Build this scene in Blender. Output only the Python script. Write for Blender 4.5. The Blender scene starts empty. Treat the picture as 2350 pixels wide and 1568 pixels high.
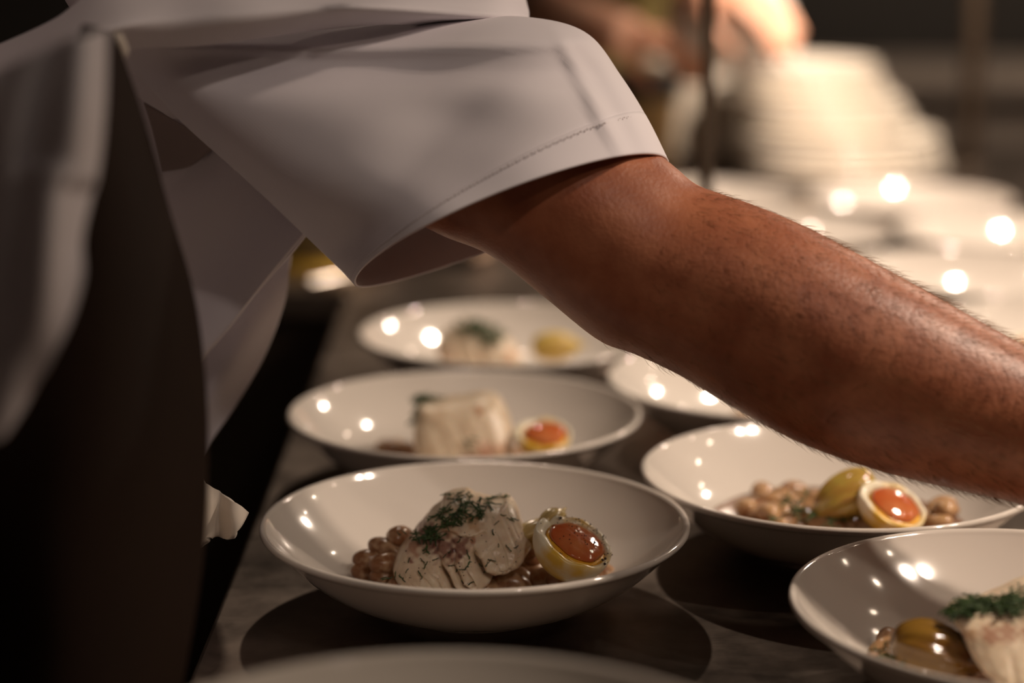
import bpy, bmesh, math, random
from mathutils import Vector, Matrix, Quaternion
from mathutils.bvhtree import BVHTree
from mathutils import noise as mnoise
random.seed(7)
sc = bpy.context.scene
col = sc.collection
PI = math.pi

# ------------------------------------------------------------------ camera
F = 4650.0
PITCH = math.radians(12.35)
CAM = Vector((0, 0, 1.29))
cd = bpy.data.cameras.new('camera')
cam = bpy.data.objects.new('camera', cd); col.objects.link(cam)
cam.location = CAM
cam.rotation_euler = (PI / 2 - PITCH, 0, 0)
cd.sensor_width = 36; cd.lens = 36 * F / 2350
cd.clip_start = 0.05
cd.dof.use_dof = True
cd.dof.focus_distance = 1.085
cd.dof.aperture_fstop = 2.5
sc.camera = cam

sc.view_settings.view_transform = 'Standard'
sc.view_settings.look = 'None'
sc.view_settings.gamma = 1
sc.view_settings.use_curve_mapping = False
sc.view_settings.exposure = 0.5

# ------------------------------------------------------------------ world
w = bpy.data.worlds.new('world'); sc.world = w
w.use_nodes = True
w.node_tree.nodes['Background'].inputs[0].default_value = (0.95, 0.62, 0.42, 1)
w.node_tree.nodes['Background'].inputs[1].default_value = 0.022

# ------------------------------------------------------------------ lights
def spot_bulb(name, loc, power, color=(1.0, 0.74, 0.48), radius=0.03, target=None, size=None, blend=.6):
    if target is None:
        l = bpy.data.lights.new(name, 'POINT')
    else:
        l = bpy.data.lights.new(name, 'SPOT'); l.spot_size = math.radians(size); l.spot_blend = blend
    l.energy = power; l.color = color; l.shadow_soft_size = radius
    o = bpy.data.objects.new(name, l); col.objects.link(o); o.location = loc
    if target is not None:
        o.rotation_euler = (Vector(target) - Vector(loc)).to_track_quat('-Z', 'Y').to_euler()
    return o
WARM = (1.0, 0.80, 0.63)
# shaded heat lamps over the pass throw cones downwards; added fill spots among them
spot_bulb('heat_and_fill_light', (0.84, 0.98, 1.86), 24, WARM, .030, (.46, 1.15, .9), 80, 1)
spot_bulb('heat_and_fill_light', (0.96, 1.05, 1.86), 15, WARM, .030, (.46, 1.15, .9), 80, 1)
spot_bulb('heat_and_fill_light', (0.62, 2.12, 1.95), 50, WARM, .024, (.38, 2.12, .9), 84, .9)
spot_bulb('heat_and_fill_light', (0.60, 1.72, 1.88), 165, WARM, .026, (.45, 2.95, .96), 34, 1)  # added spot, brightens the plate pile
spot_bulb('heat_and_fill_light', (0.95, 0.15, 1.95), 3.5, WARM, .030, (.10, 1.02, 1.08), 60, .8)  # added fill from front right for sleeve, arm and fish
spot_bulb('heat_and_fill_light', (0.45, 0.12, 2.00), 6, (1, .84, .72), .030, (-.05, 1.02, 1.15), 28, 1)  # narrow added spot that lifts the sleeve, not a heat lamp
spot_bulb('heat_and_fill_light', (-.05, 2.30, 1.95), 6, WARM, .020, (-.02, 1.85, .9), 84, .9)
spot_bulb('cabinet_fill_light', (1.7, 3.3, 2.3), 30, WARM, .04)  # extra light put in to lighten the low cabinet
# small bulbs in a row along the ceiling on the guest side
for i, (x, y) in enumerate([(1.7, 0.2), (1.8, .9), (1.9, 1.6), (2.0, 2.4), (2.0, 3.2), (1.2, 3.6), (2.6, .6), (2.8, 1.9)]):
    spot_bulb('ceiling_bulb_light', (x, y, 2.45), 1.7, (1, .8, .6), .020)

# ------------------------------------------------------------------ helpers
CP, SP = math.cos(PITCH), math.sin(PITCH)
FWD = Vector((0, CP, -SP)); UP = Vector((0, SP, CP)); RT = Vector((1, 0, 0))
def ray(px, py): return FWD + RT * ((px - 1175) / F) + UP * ((784 - py) / F)
def P(px, py, D): return CAM + ray(px, py) * D
def PY(px, py, Y):
    d = ray(px, py); return CAM + d * (Y / d.y)
def PZ(px, py, z):
    d = ray(px, py); return CAM + d * ((z - CAM.z) / d.z)

def tag(o, label=None, cat=None, group=None, kind=None):
    if label: o['label'] = label
    if cat: o['category'] = cat
    if group: o['group'] = group
    if kind: o['kind'] = kind
    return o
def link_mesh(name, verts, faces, mat=None, parent=None, loc=None, smooth=True, mats=None, fmat=None):
    """verts in world (or parent-local when parent given with loc None); origin moved to loc"""
    me = bpy.data.meshes.new(name)
    loc = Vector(loc) if loc is not None else Vector((0, 0, 0))
    me.from_pydata([Vector(v) - loc for v in verts], [], faces)
    me.update()
    bm = bmesh.new(); bm.from_mesh(me); bmesh.ops.recalc_face_normals(bm, faces=bm.faces); bm.to_mesh(me); bm.free()
    for p in me.polygons: p.use_smooth = smooth
    if mats:
        for m in mats: me.materials.append(m)
        for p, k in zip(me.polygons, fmat): p.material_index = k
    elif mat: me.materials.append(mat)
    o = bpy.data.objects.new(name, me); col.objects.link(o); o.location = loc
    if parent: o.parent = parent
    return o
def empty(name, loc, label, cat, group=None, rot=None):
    o = bpy.data.objects.new(name, None); col.objects.link(o); o.location = loc; o.empty_display_size = .03
    if rot is not None: o.rotation_euler = rot
    return tag(o, label, cat, group)
def child_world(root, o):
    """parent o (built in world coordinates) to root keeping place"""
    m = Matrix.LocRotScale(root.location, root.rotation_euler, root.scale)
    o.parent = root; o.matrix_parent_inverse = m.inverted()
    return o
def copy_thing(o, parent=None):
    c = o.copy(); col.objects.link(c)
    if parent: c.parent = parent
    for ch in list(o.children): copy_thing(ch, c)
    return c
def subsurf(o, n=1):
    m = o.modifiers.new('subdiv', 'SUBSURF'); m.levels = n; m.render_levels = n; return o
def solidify(o, t=.0015, off=0):
    m = o.modifiers.new('thick', 'SOLIDIFY'); m.thickness = t; m.offset = off; return o
def bevel(o, w_=.004, n=3):
    m = o.modifiers.new('bevel', 'BEVEL'); m.width = w_; m.segments = n; m.limit_method = 'ANGLE'; return o
def box_vf(x0, x1, y0, y1, z0, z1):
    v = [(x, y, z) for x in (x0, x1) for y in (y0, y1) for z in (z0, z1)]
    f = [(0, 1, 3, 2), (4, 6, 7, 5), (0, 4, 5, 1), (2, 3, 7, 6), (0, 2, 6, 4), (1, 5, 7, 3)]
    return v, f
def box(name, a, b, mat, parent=None, bev=.003):
    v, f = box_vf(a[0], b[0], a[1], b[1], a[2], b[2])
    c = ((a[0] + b[0]) / 2, (a[1] + b[1]) / 2, min(a[2], b[2]))
    o = link_mesh(name, v, f, mat, None, c, smooth=False)
    if bev: bevel(o, bev)
    if parent: child_world(parent, o)
    return o
def lathe_vf(profile, n=96, cx=0, cy=0, cz=0):
    v = []; f = []; idx = []
    for (r, z) in profile:
        if r < 1e-7: idx.append([len(v)]); v.append((cx, cy, cz + z))
        else:
            idx.append(list(range(len(v), len(v) + n)))
            for k in range(n):
                a = 2 * PI * k / n; v.append((cx + r * math.cos(a), cy + r * math.sin(a), cz + z))
    for a, b in zip(idx[:-1], idx[1:]):
        for k in range(n):
            k2 = (k + 1) % n
            if len(a) == 1 and len(b) == 1: continue
            if len(a) == 1: f.append((a[0], b[k], b[k2]))
            elif len(b) == 1: f.append((a[k], b[0], a[k2]))
            else: f.append((a[k], b[k], b[k2], a[k2]))
    return v, f
def tube_vf(pts, rad, n=8, cap=True):
    pts = [Vector(p) for p in pts]
    if not hasattr(rad, '__len__'): rad = [rad] * len(pts)
    v = []; f = []
    t0 = (pts[1] - pts[0]).normalized()
    ref = Vector((0, 0, 1)) if abs(t0.z) < .9 else Vector((1, 0, 0))
    nrm = t0.cross(ref).normalized()
    for i, p in enumerate(pts):
        t = (pts[min(i + 1, len(pts) - 1)] - pts[max(i - 1, 0)]).normalized()
        nrm = (nrm - t * nrm.dot(t)).normalized(); b = t.cross(nrm)
        for k in range(n):
            a = 2 * PI * k / n
            v.append(p + (nrm * math.cos(a) + b * math.sin(a)) * rad[i])
    for i in range(len(pts) - 1):
        for k in range(n):
            k2 = (k + 1) % n
            f.append((i * n + k, i * n + k2, (i + 1) * n + k2, (i + 1) * n + k))
    if cap:
        f.append(tuple(range(n - 1, -1, -1))); f.append(tuple((len(pts) - 1) * n + k for k in range(n)))
    return v, f
def merge(parts):
    V = []; Fc = []
    for v, f in parts:
        b = len(V); V += [Vector(q) for q in v]; Fc += [tuple(i + b for i in g) for g in f]
    return V, Fc
def catmull(pts, n):
    """resample control points (tuples of any length) with Catmull-Rom, n samples"""
    out = []; m = len(pts)
    for k in range(n):
        t = k / (n - 1) * (m - 1); i = min(int(t), m - 2); u = t - i
        p0 = pts[max(i - 1, 0)]; p1 = pts[i]; p2 = pts[i + 1]; p3 = pts[min(i + 2, m - 1)]
        out.append(tuple(.5 * (2 * b + (c - a) * u + (2 * a - 5 * b + 4 * c - d) * u * u + (3 * b - 3 * c + d - a) * u ** 3)
                         for a, b, c, d in zip(p0, p1, p2, p3)))
    return out

# ------------------------------------------------------------------ materials
def mat(name, color, rough=.5, metal=0, color2=None, scale=20, bump=0, bscale=None, stretch=None, coat=0,
        sss=0, sssr=(1, .35, .2), spec=.5, sheen=0, detail=4, contrast=(.35, .65), attr=None, bdist=.002, noise_rough=0, ior=None):
    m = bpy.data.materials.new(name); m.use_nodes = True
    nt = m.node_tree; N = nt.nodes; L = nt.links; b = N['Principled BSDF']
    b.inputs['Base Color'].default_value = (*color, 1)
    b.inputs['Roughness'].default_value = rough
    b.inputs['Metallic'].default_value = metal
    b.inputs['Specular IOR Level'].default_value = spec
    b.inputs['Coat Weight'].default_value = coat
    b.inputs['Coat Roughness'].default_value = .05
    if ior: b.inputs['IOR'].default_value = ior
    if sheen: b.inputs['Sheen Weight'].default_value = sheen
    if sss:
        b.inputs['Subsurface Weight'].default_value = sss
        b.inputs['Subsurface Radius'].default_value = sssr
        b.inputs['Subsurface Scale'].default_value = .004
    tc = N.new('ShaderNodeTexCoord'); mp = N.new('ShaderNodeMapping')
    L.new(tc.outputs['Object'], mp.inputs[0])
    if stretch: mp.inputs['Scale'].default_value = stretch
    src = None
    if color2:
        nz = N.new('ShaderNodeTexNoise'); nz.inputs['Scale'].default_value = scale; nz.inputs['Detail'].default_value = detail
        L.new(mp.outputs[0], nz.inputs['Vector'])
        mr = N.new('ShaderNodeMapRange'); mr.inputs[1].default_value = contrast[0]; mr.inputs[2].default_value = contrast[1]
        L.new(nz.outputs[0], mr.inputs[0])
        mx = N.new('ShaderNodeMix'); mx.data_type = 'RGBA'
        mx.inputs[6].default_value = (*color, 1); mx.inputs[7].default_value = (*color2, 1)
        L.new(mr.outputs[0], mx.inputs[0]); src = mx.outputs[2]
    if attr:
        at = N.new('ShaderNodeAttribute'); at.attribute_name = attr
        mu = N.new('ShaderNodeMix'); mu.data_type = 'RGBA'; mu.blend_type = 'MULTIPLY'; mu.inputs[0].default_value = 1
        if src: L.new(src, mu.inputs[6])
        else: mu.inputs[6].default_value = (*color, 1)
        L.new(at.outputs['Color'], mu.inputs[7]); src = mu.outputs[2]
    if src: L.new(src, b.inputs['Base Color'])
    if noise_rough:
        nr = N.new('ShaderNodeTexNoise'); nr.inputs['Scale'].default_value = (bscale or scale); nr.inputs['Detail'].default_value = 5
        L.new(mp.outputs[0], nr.inputs['Vector'])
        m2 = N.new('ShaderNodeMapRange'); m2.inputs[1].default_value = .3; m2.inputs[2].default_value = .7
        m2.inputs[3].default_value = rough; m2.inputs[4].default_value = rough + noise_rough
        L.new(nr.outputs[0], m2.inputs[0]); L.new(m2.outputs[0], b.inputs['Roughness'])
    if bump:
        nb = N.new('ShaderNodeTexNoise'); nb.inputs['Scale'].default_value = bscale or scale; nb.inputs['Detail'].default_value = 5
        L.new(mp.outputs[0], nb.inputs['Vector'])
        bp = N.new('ShaderNodeBump'); bp.inputs['Strength'].default_value = bump; bp.inputs['Distance'].default_value = bdist
        L.new(nb.outputs[0], bp.inputs['Height']); L.new(bp.outputs[0], b.inputs['Normal'])
    return m
M_PORC = mat('porcelain', (.72, .66, .60), .10, coat=.4)
M_PLATE = mat('plate_glaze', (.80, .74, .65), .16, coat=.3)
M_FISH = mat('fish_flesh', (.80, .67, .51), .32, color2=(.68, .53, .38), scale=110, bump=.6, bscale=330, sss=.25, sssr=(1, .6, .35), attr='Col', bdist=.0006)
M_WHITE = mat('egg_white', (.84, .76, .58), .28, color2=(.76, .48, .06), scale=30, contrast=(.47, .60), sss=.15, sssr=(1, .7, .4), bump=.15, bscale=300, bdist=.0004)
M_YOLKRIM = mat('yolk_rim', (.85, .50, .05), .25, color2=(.82, .34, .03), scale=120, bump=.4, bscale=300, bdist=.0006)
M_YOLK = mat('yolk', (.50, .105, .028), .10, color2=(.60, .20, .07), scale=60, bump=.2, bscale=90, sss=.2, sssr=(1, .3, .1), bdist=.0012, coat=.6)
M_BEAN = mat('bean_skin', (.26, .115, .052), .24, color2=(.54, .35, .21), scale=150, contrast=(.4, .62), bump=.5, bscale=160, bdist=.0009, sss=.1)
M_BEANP = mat('bean_skin_pale', (.54, .34, .18), .18, color2=(.34, .17, .08), scale=70, bump=.15, bscale=200, bdist=.0005, sss=.1)
M_ONION = mat('onion_flesh', (.52, .38, .08), .14, color2=(.40, .20, .05), scale=40, stretch=(.35, 3, 3), coat=.5, sss=.15)
M_SAUCE = mat('bean_broth', (.20, .10, .06), .10, color2=(.28, .16, .10), scale=60, bump=.1, bscale=90)
M_MILK = mat('milky_drop', (.45, .38, .34), .1)
M_DILL = mat('dill_frond', (.014, .036, .008), .5, color2=(.04, .085, .014), scale=300)
M_PEPPER = mat('cracked_pepper', (.04, .02, .012), .7)
M_STEEL = None
def steel():
    m = bpy.data.materials.new('worn_steel'); m.use_nodes = True
    nt = m.node_tree; N = nt.nodes; L = nt.links; b = N['Principled BSDF']
    b.inputs['Metallic'].default_value = 1
    tc = N.new('ShaderNodeTexCoord')
    nz = N.new('ShaderNodeTexNoise'); nz.inputs['Scale'].default_value = 14; nz.inputs['Detail'].default_value = 8; nz.inputs['Roughness'].default_value = .65
    L.new(tc.outputs['Object'], nz.inputs['Vector'])
    cr = N.new('ShaderNodeValToRGB'); cr.color_ramp.elements[0].position = .32; cr.color_ramp.elements[1].position = .7
    cr.color_ramp.elements[0].color = (.16, .13, .11, 1); cr.color_ramp.elements[1].color = (.40, .33, .28, 1)
    L.new(nz.outputs[0], cr.inputs[0]); L.new(cr.outputs[0], b.inputs['Base Color'])
    mr = N.new('ShaderNodeMapRange'); mr.inputs[1].default_value = .3; mr.inputs[2].default_value = .75; mr.inputs[3].default_value = .30; mr.inputs[4].default_value = .50
    L.new(nz.outputs[0], mr.inputs[0]); L.new(mr.outputs[0], b.inputs['Roughness'])
    # brushed scratches
    mp = N.new('ShaderNodeMapping'); mp.inputs['Rotation'].default_value = (0, 0, .75); mp.inputs['Scale'].default_value = (9, 700, 1)
    L.new(tc.outputs['Object'], mp.inputs[0])
    n2 = N.new('ShaderNodeTexNoise'); n2.inputs['Scale'].default_value = 1; n2.inputs['Detail'].default_value = 3
    L.new(mp.outputs[0], n2.inputs['Vector'])
    bp = N.new('ShaderNodeBump'); bp.inputs['Strength'].default_value = .18; bp.inputs['Distance'].default_value = .0004
    L.new(n2.outputs[0], bp.inputs['Height'])
    L.new(bp.outputs[0], b.inputs['Normal'])
    return m
M_STEEL = steel()
M_STEELP = mat('brushed_steel', (.40, .34, .29), .34, metal=1, bump=.1, bscale=200, stretch=(1, 1, 12))
M_DARKST = mat('dark_steel', (.10, .075, .055), .45, metal=.6)
def cloth(name, c, c2, rough=.85, weave=True):
    m = mat(name, c, rough, color2=c2, scale=9, sheen=.15, spec=.25)
    nt = m.node_tree; N = nt.nodes; L = nt.links; b = N['Principled BSDF']
    tc = N.new('ShaderNodeTexCoord'); wv = N.new('ShaderNodeTexWave'); wv.inputs['Scale'].default_value = 380; wv.bands_direction = 'DIAGONAL'
    L.new(tc.outputs['Object'], wv.inputs['Vector'])
    bp = N.new('ShaderNodeBump'); bp.inputs['Strength'].default_value = .07; bp.inputs['Distance'].default_value = .0003
    L.new(wv.outputs[0], bp.inputs['Height']); L.new(bp.outputs[0], b.inputs['Normal'])
    return m
M_WHITECLOTH = cloth('white_cotton', (.70, .65, .69), (.76, .71, .74))
M_HEM = cloth('white_cotton_hem', (.74, .69, .73), (.79, .74, .77))
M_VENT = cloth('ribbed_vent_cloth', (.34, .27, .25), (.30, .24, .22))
M_THREAD = mat('thread', (.58, .52, .52), .8)
M_APRON = mat('dark_apron_cloth', (.016, .009, .006), .9, color2=(.022, .012, .008), scale=8, spec=.1)
M_TROUSER = cloth('black_trouser_cloth', (.010, .009, .008), (.014, .012, .010))
M_OLIVE = cloth('olive_cloth', (.14, .10, .03), (.20, .15, .05))
M_TOWEL = cloth('white_towel', (.72, .64, .56), (.66, .58, .50))
M_SKIN = mat('skin', (.42, .150, .072), .42, color2=(.27, .075, .032), scale=46, bump=.45, bscale=420, sss=.15, bdist=.0006, contrast=(.3, .7), detail=6)
M_SKIN2 = mat('skin_fair', (.66, .38, .27), .45, color2=(.58, .28, .18), scale=25, sss=.15)
M_HAIR = mat('arm_hair', (.22, .11, .045), .5)
M_HEADHAIR = mat('dark_hair', (.03, .018, .01), .5)
M_WALL = mat('dark_wall_paint', (.050, .044, .040), .7, color2=(.060, .053, .047), scale=3)
M_FLOOR = mat('dark_floor_tile', (.015, .012, .010), .5, color2=(.02, .016, .013), scale=6)
M_CEIL = mat('ceiling_paint', (.03, .026, .022), .8)
M_YELLOW = mat('yellow_plastic', (.80, .52, .06), .35)
M_OCHRE = mat('ochre_plastic', (.40, .26, .09), .4)
M_BLACK = mat('black_plastic', (.012, .010, .009), .45)

# ------------------------------------------------------------------ the setting
TZ = 0.90      # table top
def struct(o): o['kind'] = 'structure'; return o
struct(box('floor', (-2.6, -1.2, -.05), (4.2, 5.2, 0), M_FLOOR, bev=0))
struct(box('ceiling', (-2.6, -1.2, 2.7), (4.2, 5.2, 2.75), M_CEIL, bev=0))
struct(box('wall_back', (-2.6, 5.0, 0), (4.2, 5.1, 2.7), M_WALL, bev=0))
struct(box('wall_left', (-2.6, -1.2, 0), (-2.5, 5.0, 2.7), M_WALL, bev=0))
struct(box('wall_right', (4.1, -1.2, 0), (4.2, 5.0, 2.7), M_WALL, bev=0))

# back steel cabinet under the dark wall
M_CAB = mat('grey_brown_enamel', (.42, .35, .30), .5)
bc = empty('low_cabinet', (1.4, 4.4, 0), 'long grey-brown low cabinet against the dark wall behind the plates', 'cabinet')
box('carcass', (.45, 4.1, .08), (3.4, 4.7, .90), M_CAB, bc)
box('worktop', (.42, 4.05, .90), (3.43, 4.72, .935), M_CAB, bc)
for k in range(4):
    d = box('door', (.47 + k * .735, 4.075, .12), (.47 + k * .735 + .715, 4.10, .87), M_CAB, bc)
    h = box('handle', (.50 + k * .735, 4.04, .45), (.52 + k * .735, 4.06, .70), M_DARKST); 
    h.parent = d; h.matrix_parent_inverse = Matrix.LocRotScale(bc.location + Vector((0, 0, 0)), None, None).inverted() @ Matrix.Identity(4)
    h.matrix_parent_inverse = (Matrix.Translation(d.location)).inverted()

# steel worktop the bowls stand on
XE = PZ(415, 1568, TZ).x
tb = empty('steel_table', (.55, 1.6, 0), 'scratched stainless steel worktop covered with white bowls', 'table')
box('tabletop', (-.165, .25, TZ - .035), (1.35, 3.25, TZ), M_STEEL, tb, bev=.0025)
for x in (-.10, 1.28):
    for y in (.32, 3.18):
        v, f = tube_vf([(x, y, 0), (x, y, TZ - .035)], .02, 16)
        child_world(tb, link_mesh('leg', v, f, M_DARKST, None, (x, y, 0)))
box('lower_shelf', (-.10, .32, .22), (1.28, 3.18, .24), M_DARKST, tb)

# side counter on the cook's side of the worktop, carrying the tub
sc_ = empty('side_counter', (-.65, 2.5, 0), 'dark steel side counter behind the cook carrying the yellow tub', 'counter')
box('counter_top', (-1.15, 2.03, TZ - .03), (-.170, 3.10, TZ), M_STEELP, sc_)
box('counter_body', (-1.12, 2.06, .08), (-.185, 3.08, TZ - .031), M_DARKST, sc_)

# thin frame on rods that carries the heat lamps over the pass
ps = empty('lamp_frame', (.4, 2.3, TZ), 'frame of thin dark upright rods standing on the worktop behind the forearm', 'frame')
posts = []
for (px, Y, r) in ((1622, 1.64, .0055), (2226, 2.98, .0150)):
    b0 = PY(px, 300, Y); posts.append((b0.x, Y))
    v, f = tube_vf([(b0.x, Y, TZ), (b0.x, Y, 1.97)], r, 16)
    child_world(ps, link_mesh('post', v, f, M_DARKST, None, (b0.x, Y, TZ)))
    v, f = lathe_vf([(0, 0), (.022, 0), (.022, .003), (r, .006), (0, .006)], 24, b0.x, Y, TZ)
    child_world(ps, link_mesh('foot_plate', v, f, M_DARKST, None, (b0.x, Y, TZ)))
v, f = tube_vf([(posts[0][0], posts[0][1], 1.965), (posts[1][0], posts[1][1], 1.965)], .008, 12)
child_world(ps, link_mesh('rail', v, f, M_DARKST, None, (.3, 2.3, 1.965)))

# ------------------------------------------------------------------ bowls
RIM = .120
BOWLPROF = [(0, .004), (.038, .004), (.041, 0), (.047, 0), (.049, .004), (.060, .0062), (.074, .0115), (.088, .0195), (.100, .0290),
            (.1095, .0385), (.1155, .0445), (.1185, .0462), (.1200, .0480), (.1197, .0497), (.1182, .0505), (.1163, .0495), (.1145, .0470), (.1080, .0395), (.0985, .0305),
            (.0870, .0215), (.0740, .0145), (.0600, .0102), (.0420, .0085), (.0200, .0080), (0, .0080)]
def smooth_profile(p, n=3):
    q = []
    for i in range(len(p) - 1):
        p0 = p[max(i - 1, 0)]; p1 = p[i]; p2 = p[i + 1]; p3 = p[min(i + 2, len(p) - 1)]
        for k in range(n):
            u = k / n
            q.append(tuple(.5 * (2 * b + (c - a) * u + (2 * a - 5 * b + 4 * c - d) * u * u + (3 * b - 3 * c + d - a) * u ** 3) for a, b, c, d in zip(p0, p1, p2, p3)))
    q.append(p[-1]); return [(max(r, 0), z) for r, z in q]
def floor_z(r):
    """inner surface height of the bowl at radius r (above the table)"""
    pts = [(0, .008), (.02, .008), (.042, .0085), (.06, .0102), (.074, .0145), (.087, .0215), (.0985, .0305), (.108, .0395), (.1145, .047)]
    for (a, za), (b, zb) in zip(pts, pts[1:]):
        if r <= b: return za + (zb - za) * (r - a) / (b - a)
    return .047
bv, bf = lathe_vf(smooth_profile(BOWLPROF), 128)
bowl0 = link_mesh('bowl', bv, bf, M_PORC)
BOWLS = {}
def place_bowl(key, x, y, label, first=[True], group='white bowls set out on the worktop', tilt=None):
    o = bowl0 if first[0] else copy_thing(bowl0)
    first[0] = False
    o.location = (x, y, TZ)
    if tilt: o.rotation_euler = tilt
    tag(o, label, 'bowl', group); BOWLS[key] = (x, y); return o
place_bowl('A', -.0206, 1.0862, 'nearest fully visible white bowl, with fish, beans and an orange-yolk egg half')
place_bowl('B', -.0321, 1.334, 'white bowl directly behind the front fish bowl, with a square fish piece and egg half')
place_bowl('C', -.003, 1.590, 'white bowl farthest back in the left row, fish with dark dill on top')
place_bowl('D', .1986, 1.1869, 'white bowl under the forearm holding beans, an onion and an egg half but no fish')
place_bowl('G', .1892, 1.432, 'white bowl mostly hidden behind the forearm, behind the bean bowl')
place_bowl('E', .2577, .9508, 'white bowl cut off by the lower right corner, with a brown onion and fish')
for k in range(5):
    o = place_bowl('F' if k == 4 else 'F%d' % k, -.026, .628, 'out-of-focus white bowl on top of its stack at the very bottom edge of the picture' if k == 4 else 'white bowl, ' + ['lowest', 'second from the bottom', 'third from the bottom', 'just under the topmost'][k] + ', in the stack at the bottom edge')
    o.location.z = TZ + .0125 * k; o.scale = (1.06, 1.06, 1)
def rimcentre(px, py): return PZ(px, py, TZ + .05)
for key, x, y, lab in (('H1', .463, 2.343, 'blurred white far bowl with a bright round glint, before the dark post'),
                         ('H6', .219, 2.366, 'blurred white bowl just above the elbow, left of the glinting bowl'),
                         ('H2', .522, 2.102, 'blurred white bowl cut by the right edge, just before the glinting bowl'),
                         ('H3', .279, 2.110, 'blurred white bowl seen above the forearm, before the plate pile'),
                         ('H4', .430, 1.864, 'blurred white bowl at right edge with yellow beans and pale onion'),
                         ('H5', .465, 1.618, 'blurred white bowl touching the right edge above the wrist, with an orange egg')):
    place_bowl(key, x, y, lab)

# ------------------------------------------------------------------ stacked plates
pprof = smooth_profile([(0, .003), (.05, .003), (.054, 0), (.062, 0), (.064, .004), (.085, .007), (.11, .014), (.126, .021), (.1285, .0235), (.127, .0255), (.124, .0245),
         (.108, .0175), (.085, .0105), (.06, .0075), (0, .007)], 2)
pv, pf = lathe_vf(pprof, 64)
plate0 = link_mesh('plate', pv, pf, M_PLATE)
pfirst = [True]
def plate_stack(x, y, z0, n, dz, s, drift, lab):
    for k in range(n):
        o = plate0 if pfirst[0] else copy_thing(plate0); pfirst[0] = False
        o.location = (x + drift * k + random.uniform(-.003, .003), y + random.uniform(-.003, .003), z0 + dz * k)
        o.scale = (s, s, 1)
        pos = ['bottom', 'second', 'third', 'fourth', 'fifth', 'sixth', 'seventh', 'eighth', 'ninth', 'tenth', 'eleventh', 'twelfth'][k]
        if k == n - 1: pos = 'topmost'
        tag(o, lab.replace('cream plate', pos + ' cream plate') , 'plate', 'piled plates, ' + lab[:40])
c1 = PZ(1925, 352, TZ + .02)
c0 = PZ(1640, 352, TZ + .02)
plate_stack(c0.x, 3.09, TZ, 12, .0115, .80, 0, 'cream plate of the tall stack behind the nearer thin rod')
plate_stack(c1.x - .015, 2.85, TZ, 5, .0115, 1.12, -.004, 'cream plate of the lowest widest tier in the pile at right')
plate_stack(c1.x - .040, 2.85, TZ + .060, 4, .0115, .96, -.007, 'cream plate of the middle tier in the pile at right')
plate_stack(c1.x - .065, 2.85, TZ + .108, 4, .0115, .84, -.006, 'small cream plate of the top tier beside the raised hands')

# ------------------------------------------------------------------ food builders
def pillow(name, outline, centre, Y0, lean, Tf, Tb, grooves=(), stains=(), nring=46, npt=220, expo=.5, noise=.0006, parent=None, base_dark=0, wob=.0):
    m = len(outline); pts = catmull(list(outline) + [outline[0]], npt + 1)[:-1]
    cx, cy = centre
    V = []; Fc = []; cols = []
    def surf(px, py, s, side):
        Y = Y0 + lean * (cy - py) * .00025
        p = PY(px, py, Y)
        T = Tf if side < 0 else Tb
        off = T * s
        if side < 0:
            for (gp, gw, gd) in grooves:
                dmin = 1e9; tt = 0
                for (ax, ay), (bx, by) in zip(gp, gp[1:]):
                    vx, vy = bx - ax, by - ay; t = max(0, min(1, ((px - ax) * vx + (py - ay) * vy) / (vx * vx + vy * vy)))
                    d = math.hypot(px - ax - vx * t, py - ay - vy * t)
                    if d < dmin: dmin = d; tt = math.hypot(ax + vx * t - gp[0][0], ay + vy * t - gp[0][1])
                off -= gd * min(1, .12 + tt / 55) * math.exp(-(dmin / gw) ** 2)
        off = max(off, .0006 * s)
        n = noise * (2.2 * mnoise.noise(Vector((px * .022, py * .03, 3.1))) + 1.2 * mnoise.noise(Vector((px * .07 + py * .02, py * .05, 7.7))) + .5 * mnoise.noise(Vector((px * .2, py * .12, 1.7))))
        p = Vector((p.x, p.y + side * off + n * s, p.z + n * .6 * s))
        return p
    def colr(px, py, side):
        c = [1, 1, 1]
        for (sx, sy, sr, k) in stains:
            d = math.hypot(px - sx, (py - sy)) / sr
            wv = math.sin(px * .23 + sy) * math.sin(py * .31 + sx) * .35
            a = max(0, min(1, (1.15 - d + wv) * 1.6))
            for i in range(3): c[i] *= (1 - a) + a * k[i]
        return (*c, 1)
    rings = {}
    for side in (-1, 1):
        for k in range(nring + 1):
            a = k / nring * PI / 2
            sc_ = math.cos(a); s = math.sin(a) ** expo if k else 0
            if k == 0 and side == 1: rings[(side, 0)] = rings[(-1, 0)]; continue
            if k == nring: 
                rings[(side, k)] = [len(V)]; V.append(surf(cx, cy, 1, side)); cols.append(colr(cx, cy, side)); continue
            row = []
            for (ox, oy) in pts:
                px = cx + (ox - cx) * sc_; py = cy + (oy - cy) * sc_
                row.append(len(V)); V.append(surf(px, py, s, side)); cols.append(colr(px, py, side))
            rings[(side, k)] = row
        for k in range(nring):
            A = rings[(side, k)]; B = rings[(side, k + 1)]
            for i in range(npt):
                j = (i + 1) % npt
                q = (A[i], A[j], B[0]) if len(B) == 1 else (A[i], A[j], B[j], B[i])
                Fc.append(q if side < 0 else q[::-1])
    loc = PY(cx, cy, Y0); loc.z = min(v.z for v in V)
    o = link_mesh(name, V, Fc, M_FISH, None, loc)
    at = o.data.color_attributes.new('Col', 'FLOAT_COLOR', 'POINT')
    for i, c in enumerate(cols): at.data[i].color = c
    return o, BVHTree.FromPolygons([Vector(v) for v in V], Fc)

def cast(bvh, px, py):
    d = ray(px, py).normalized()
    h = bvh.ray_cast(CAM, d)
    if h[0] is None: return None, None
    n = h[1] if h[1].dot(d) < 0 else -h[1]
    return h[0], n

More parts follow.
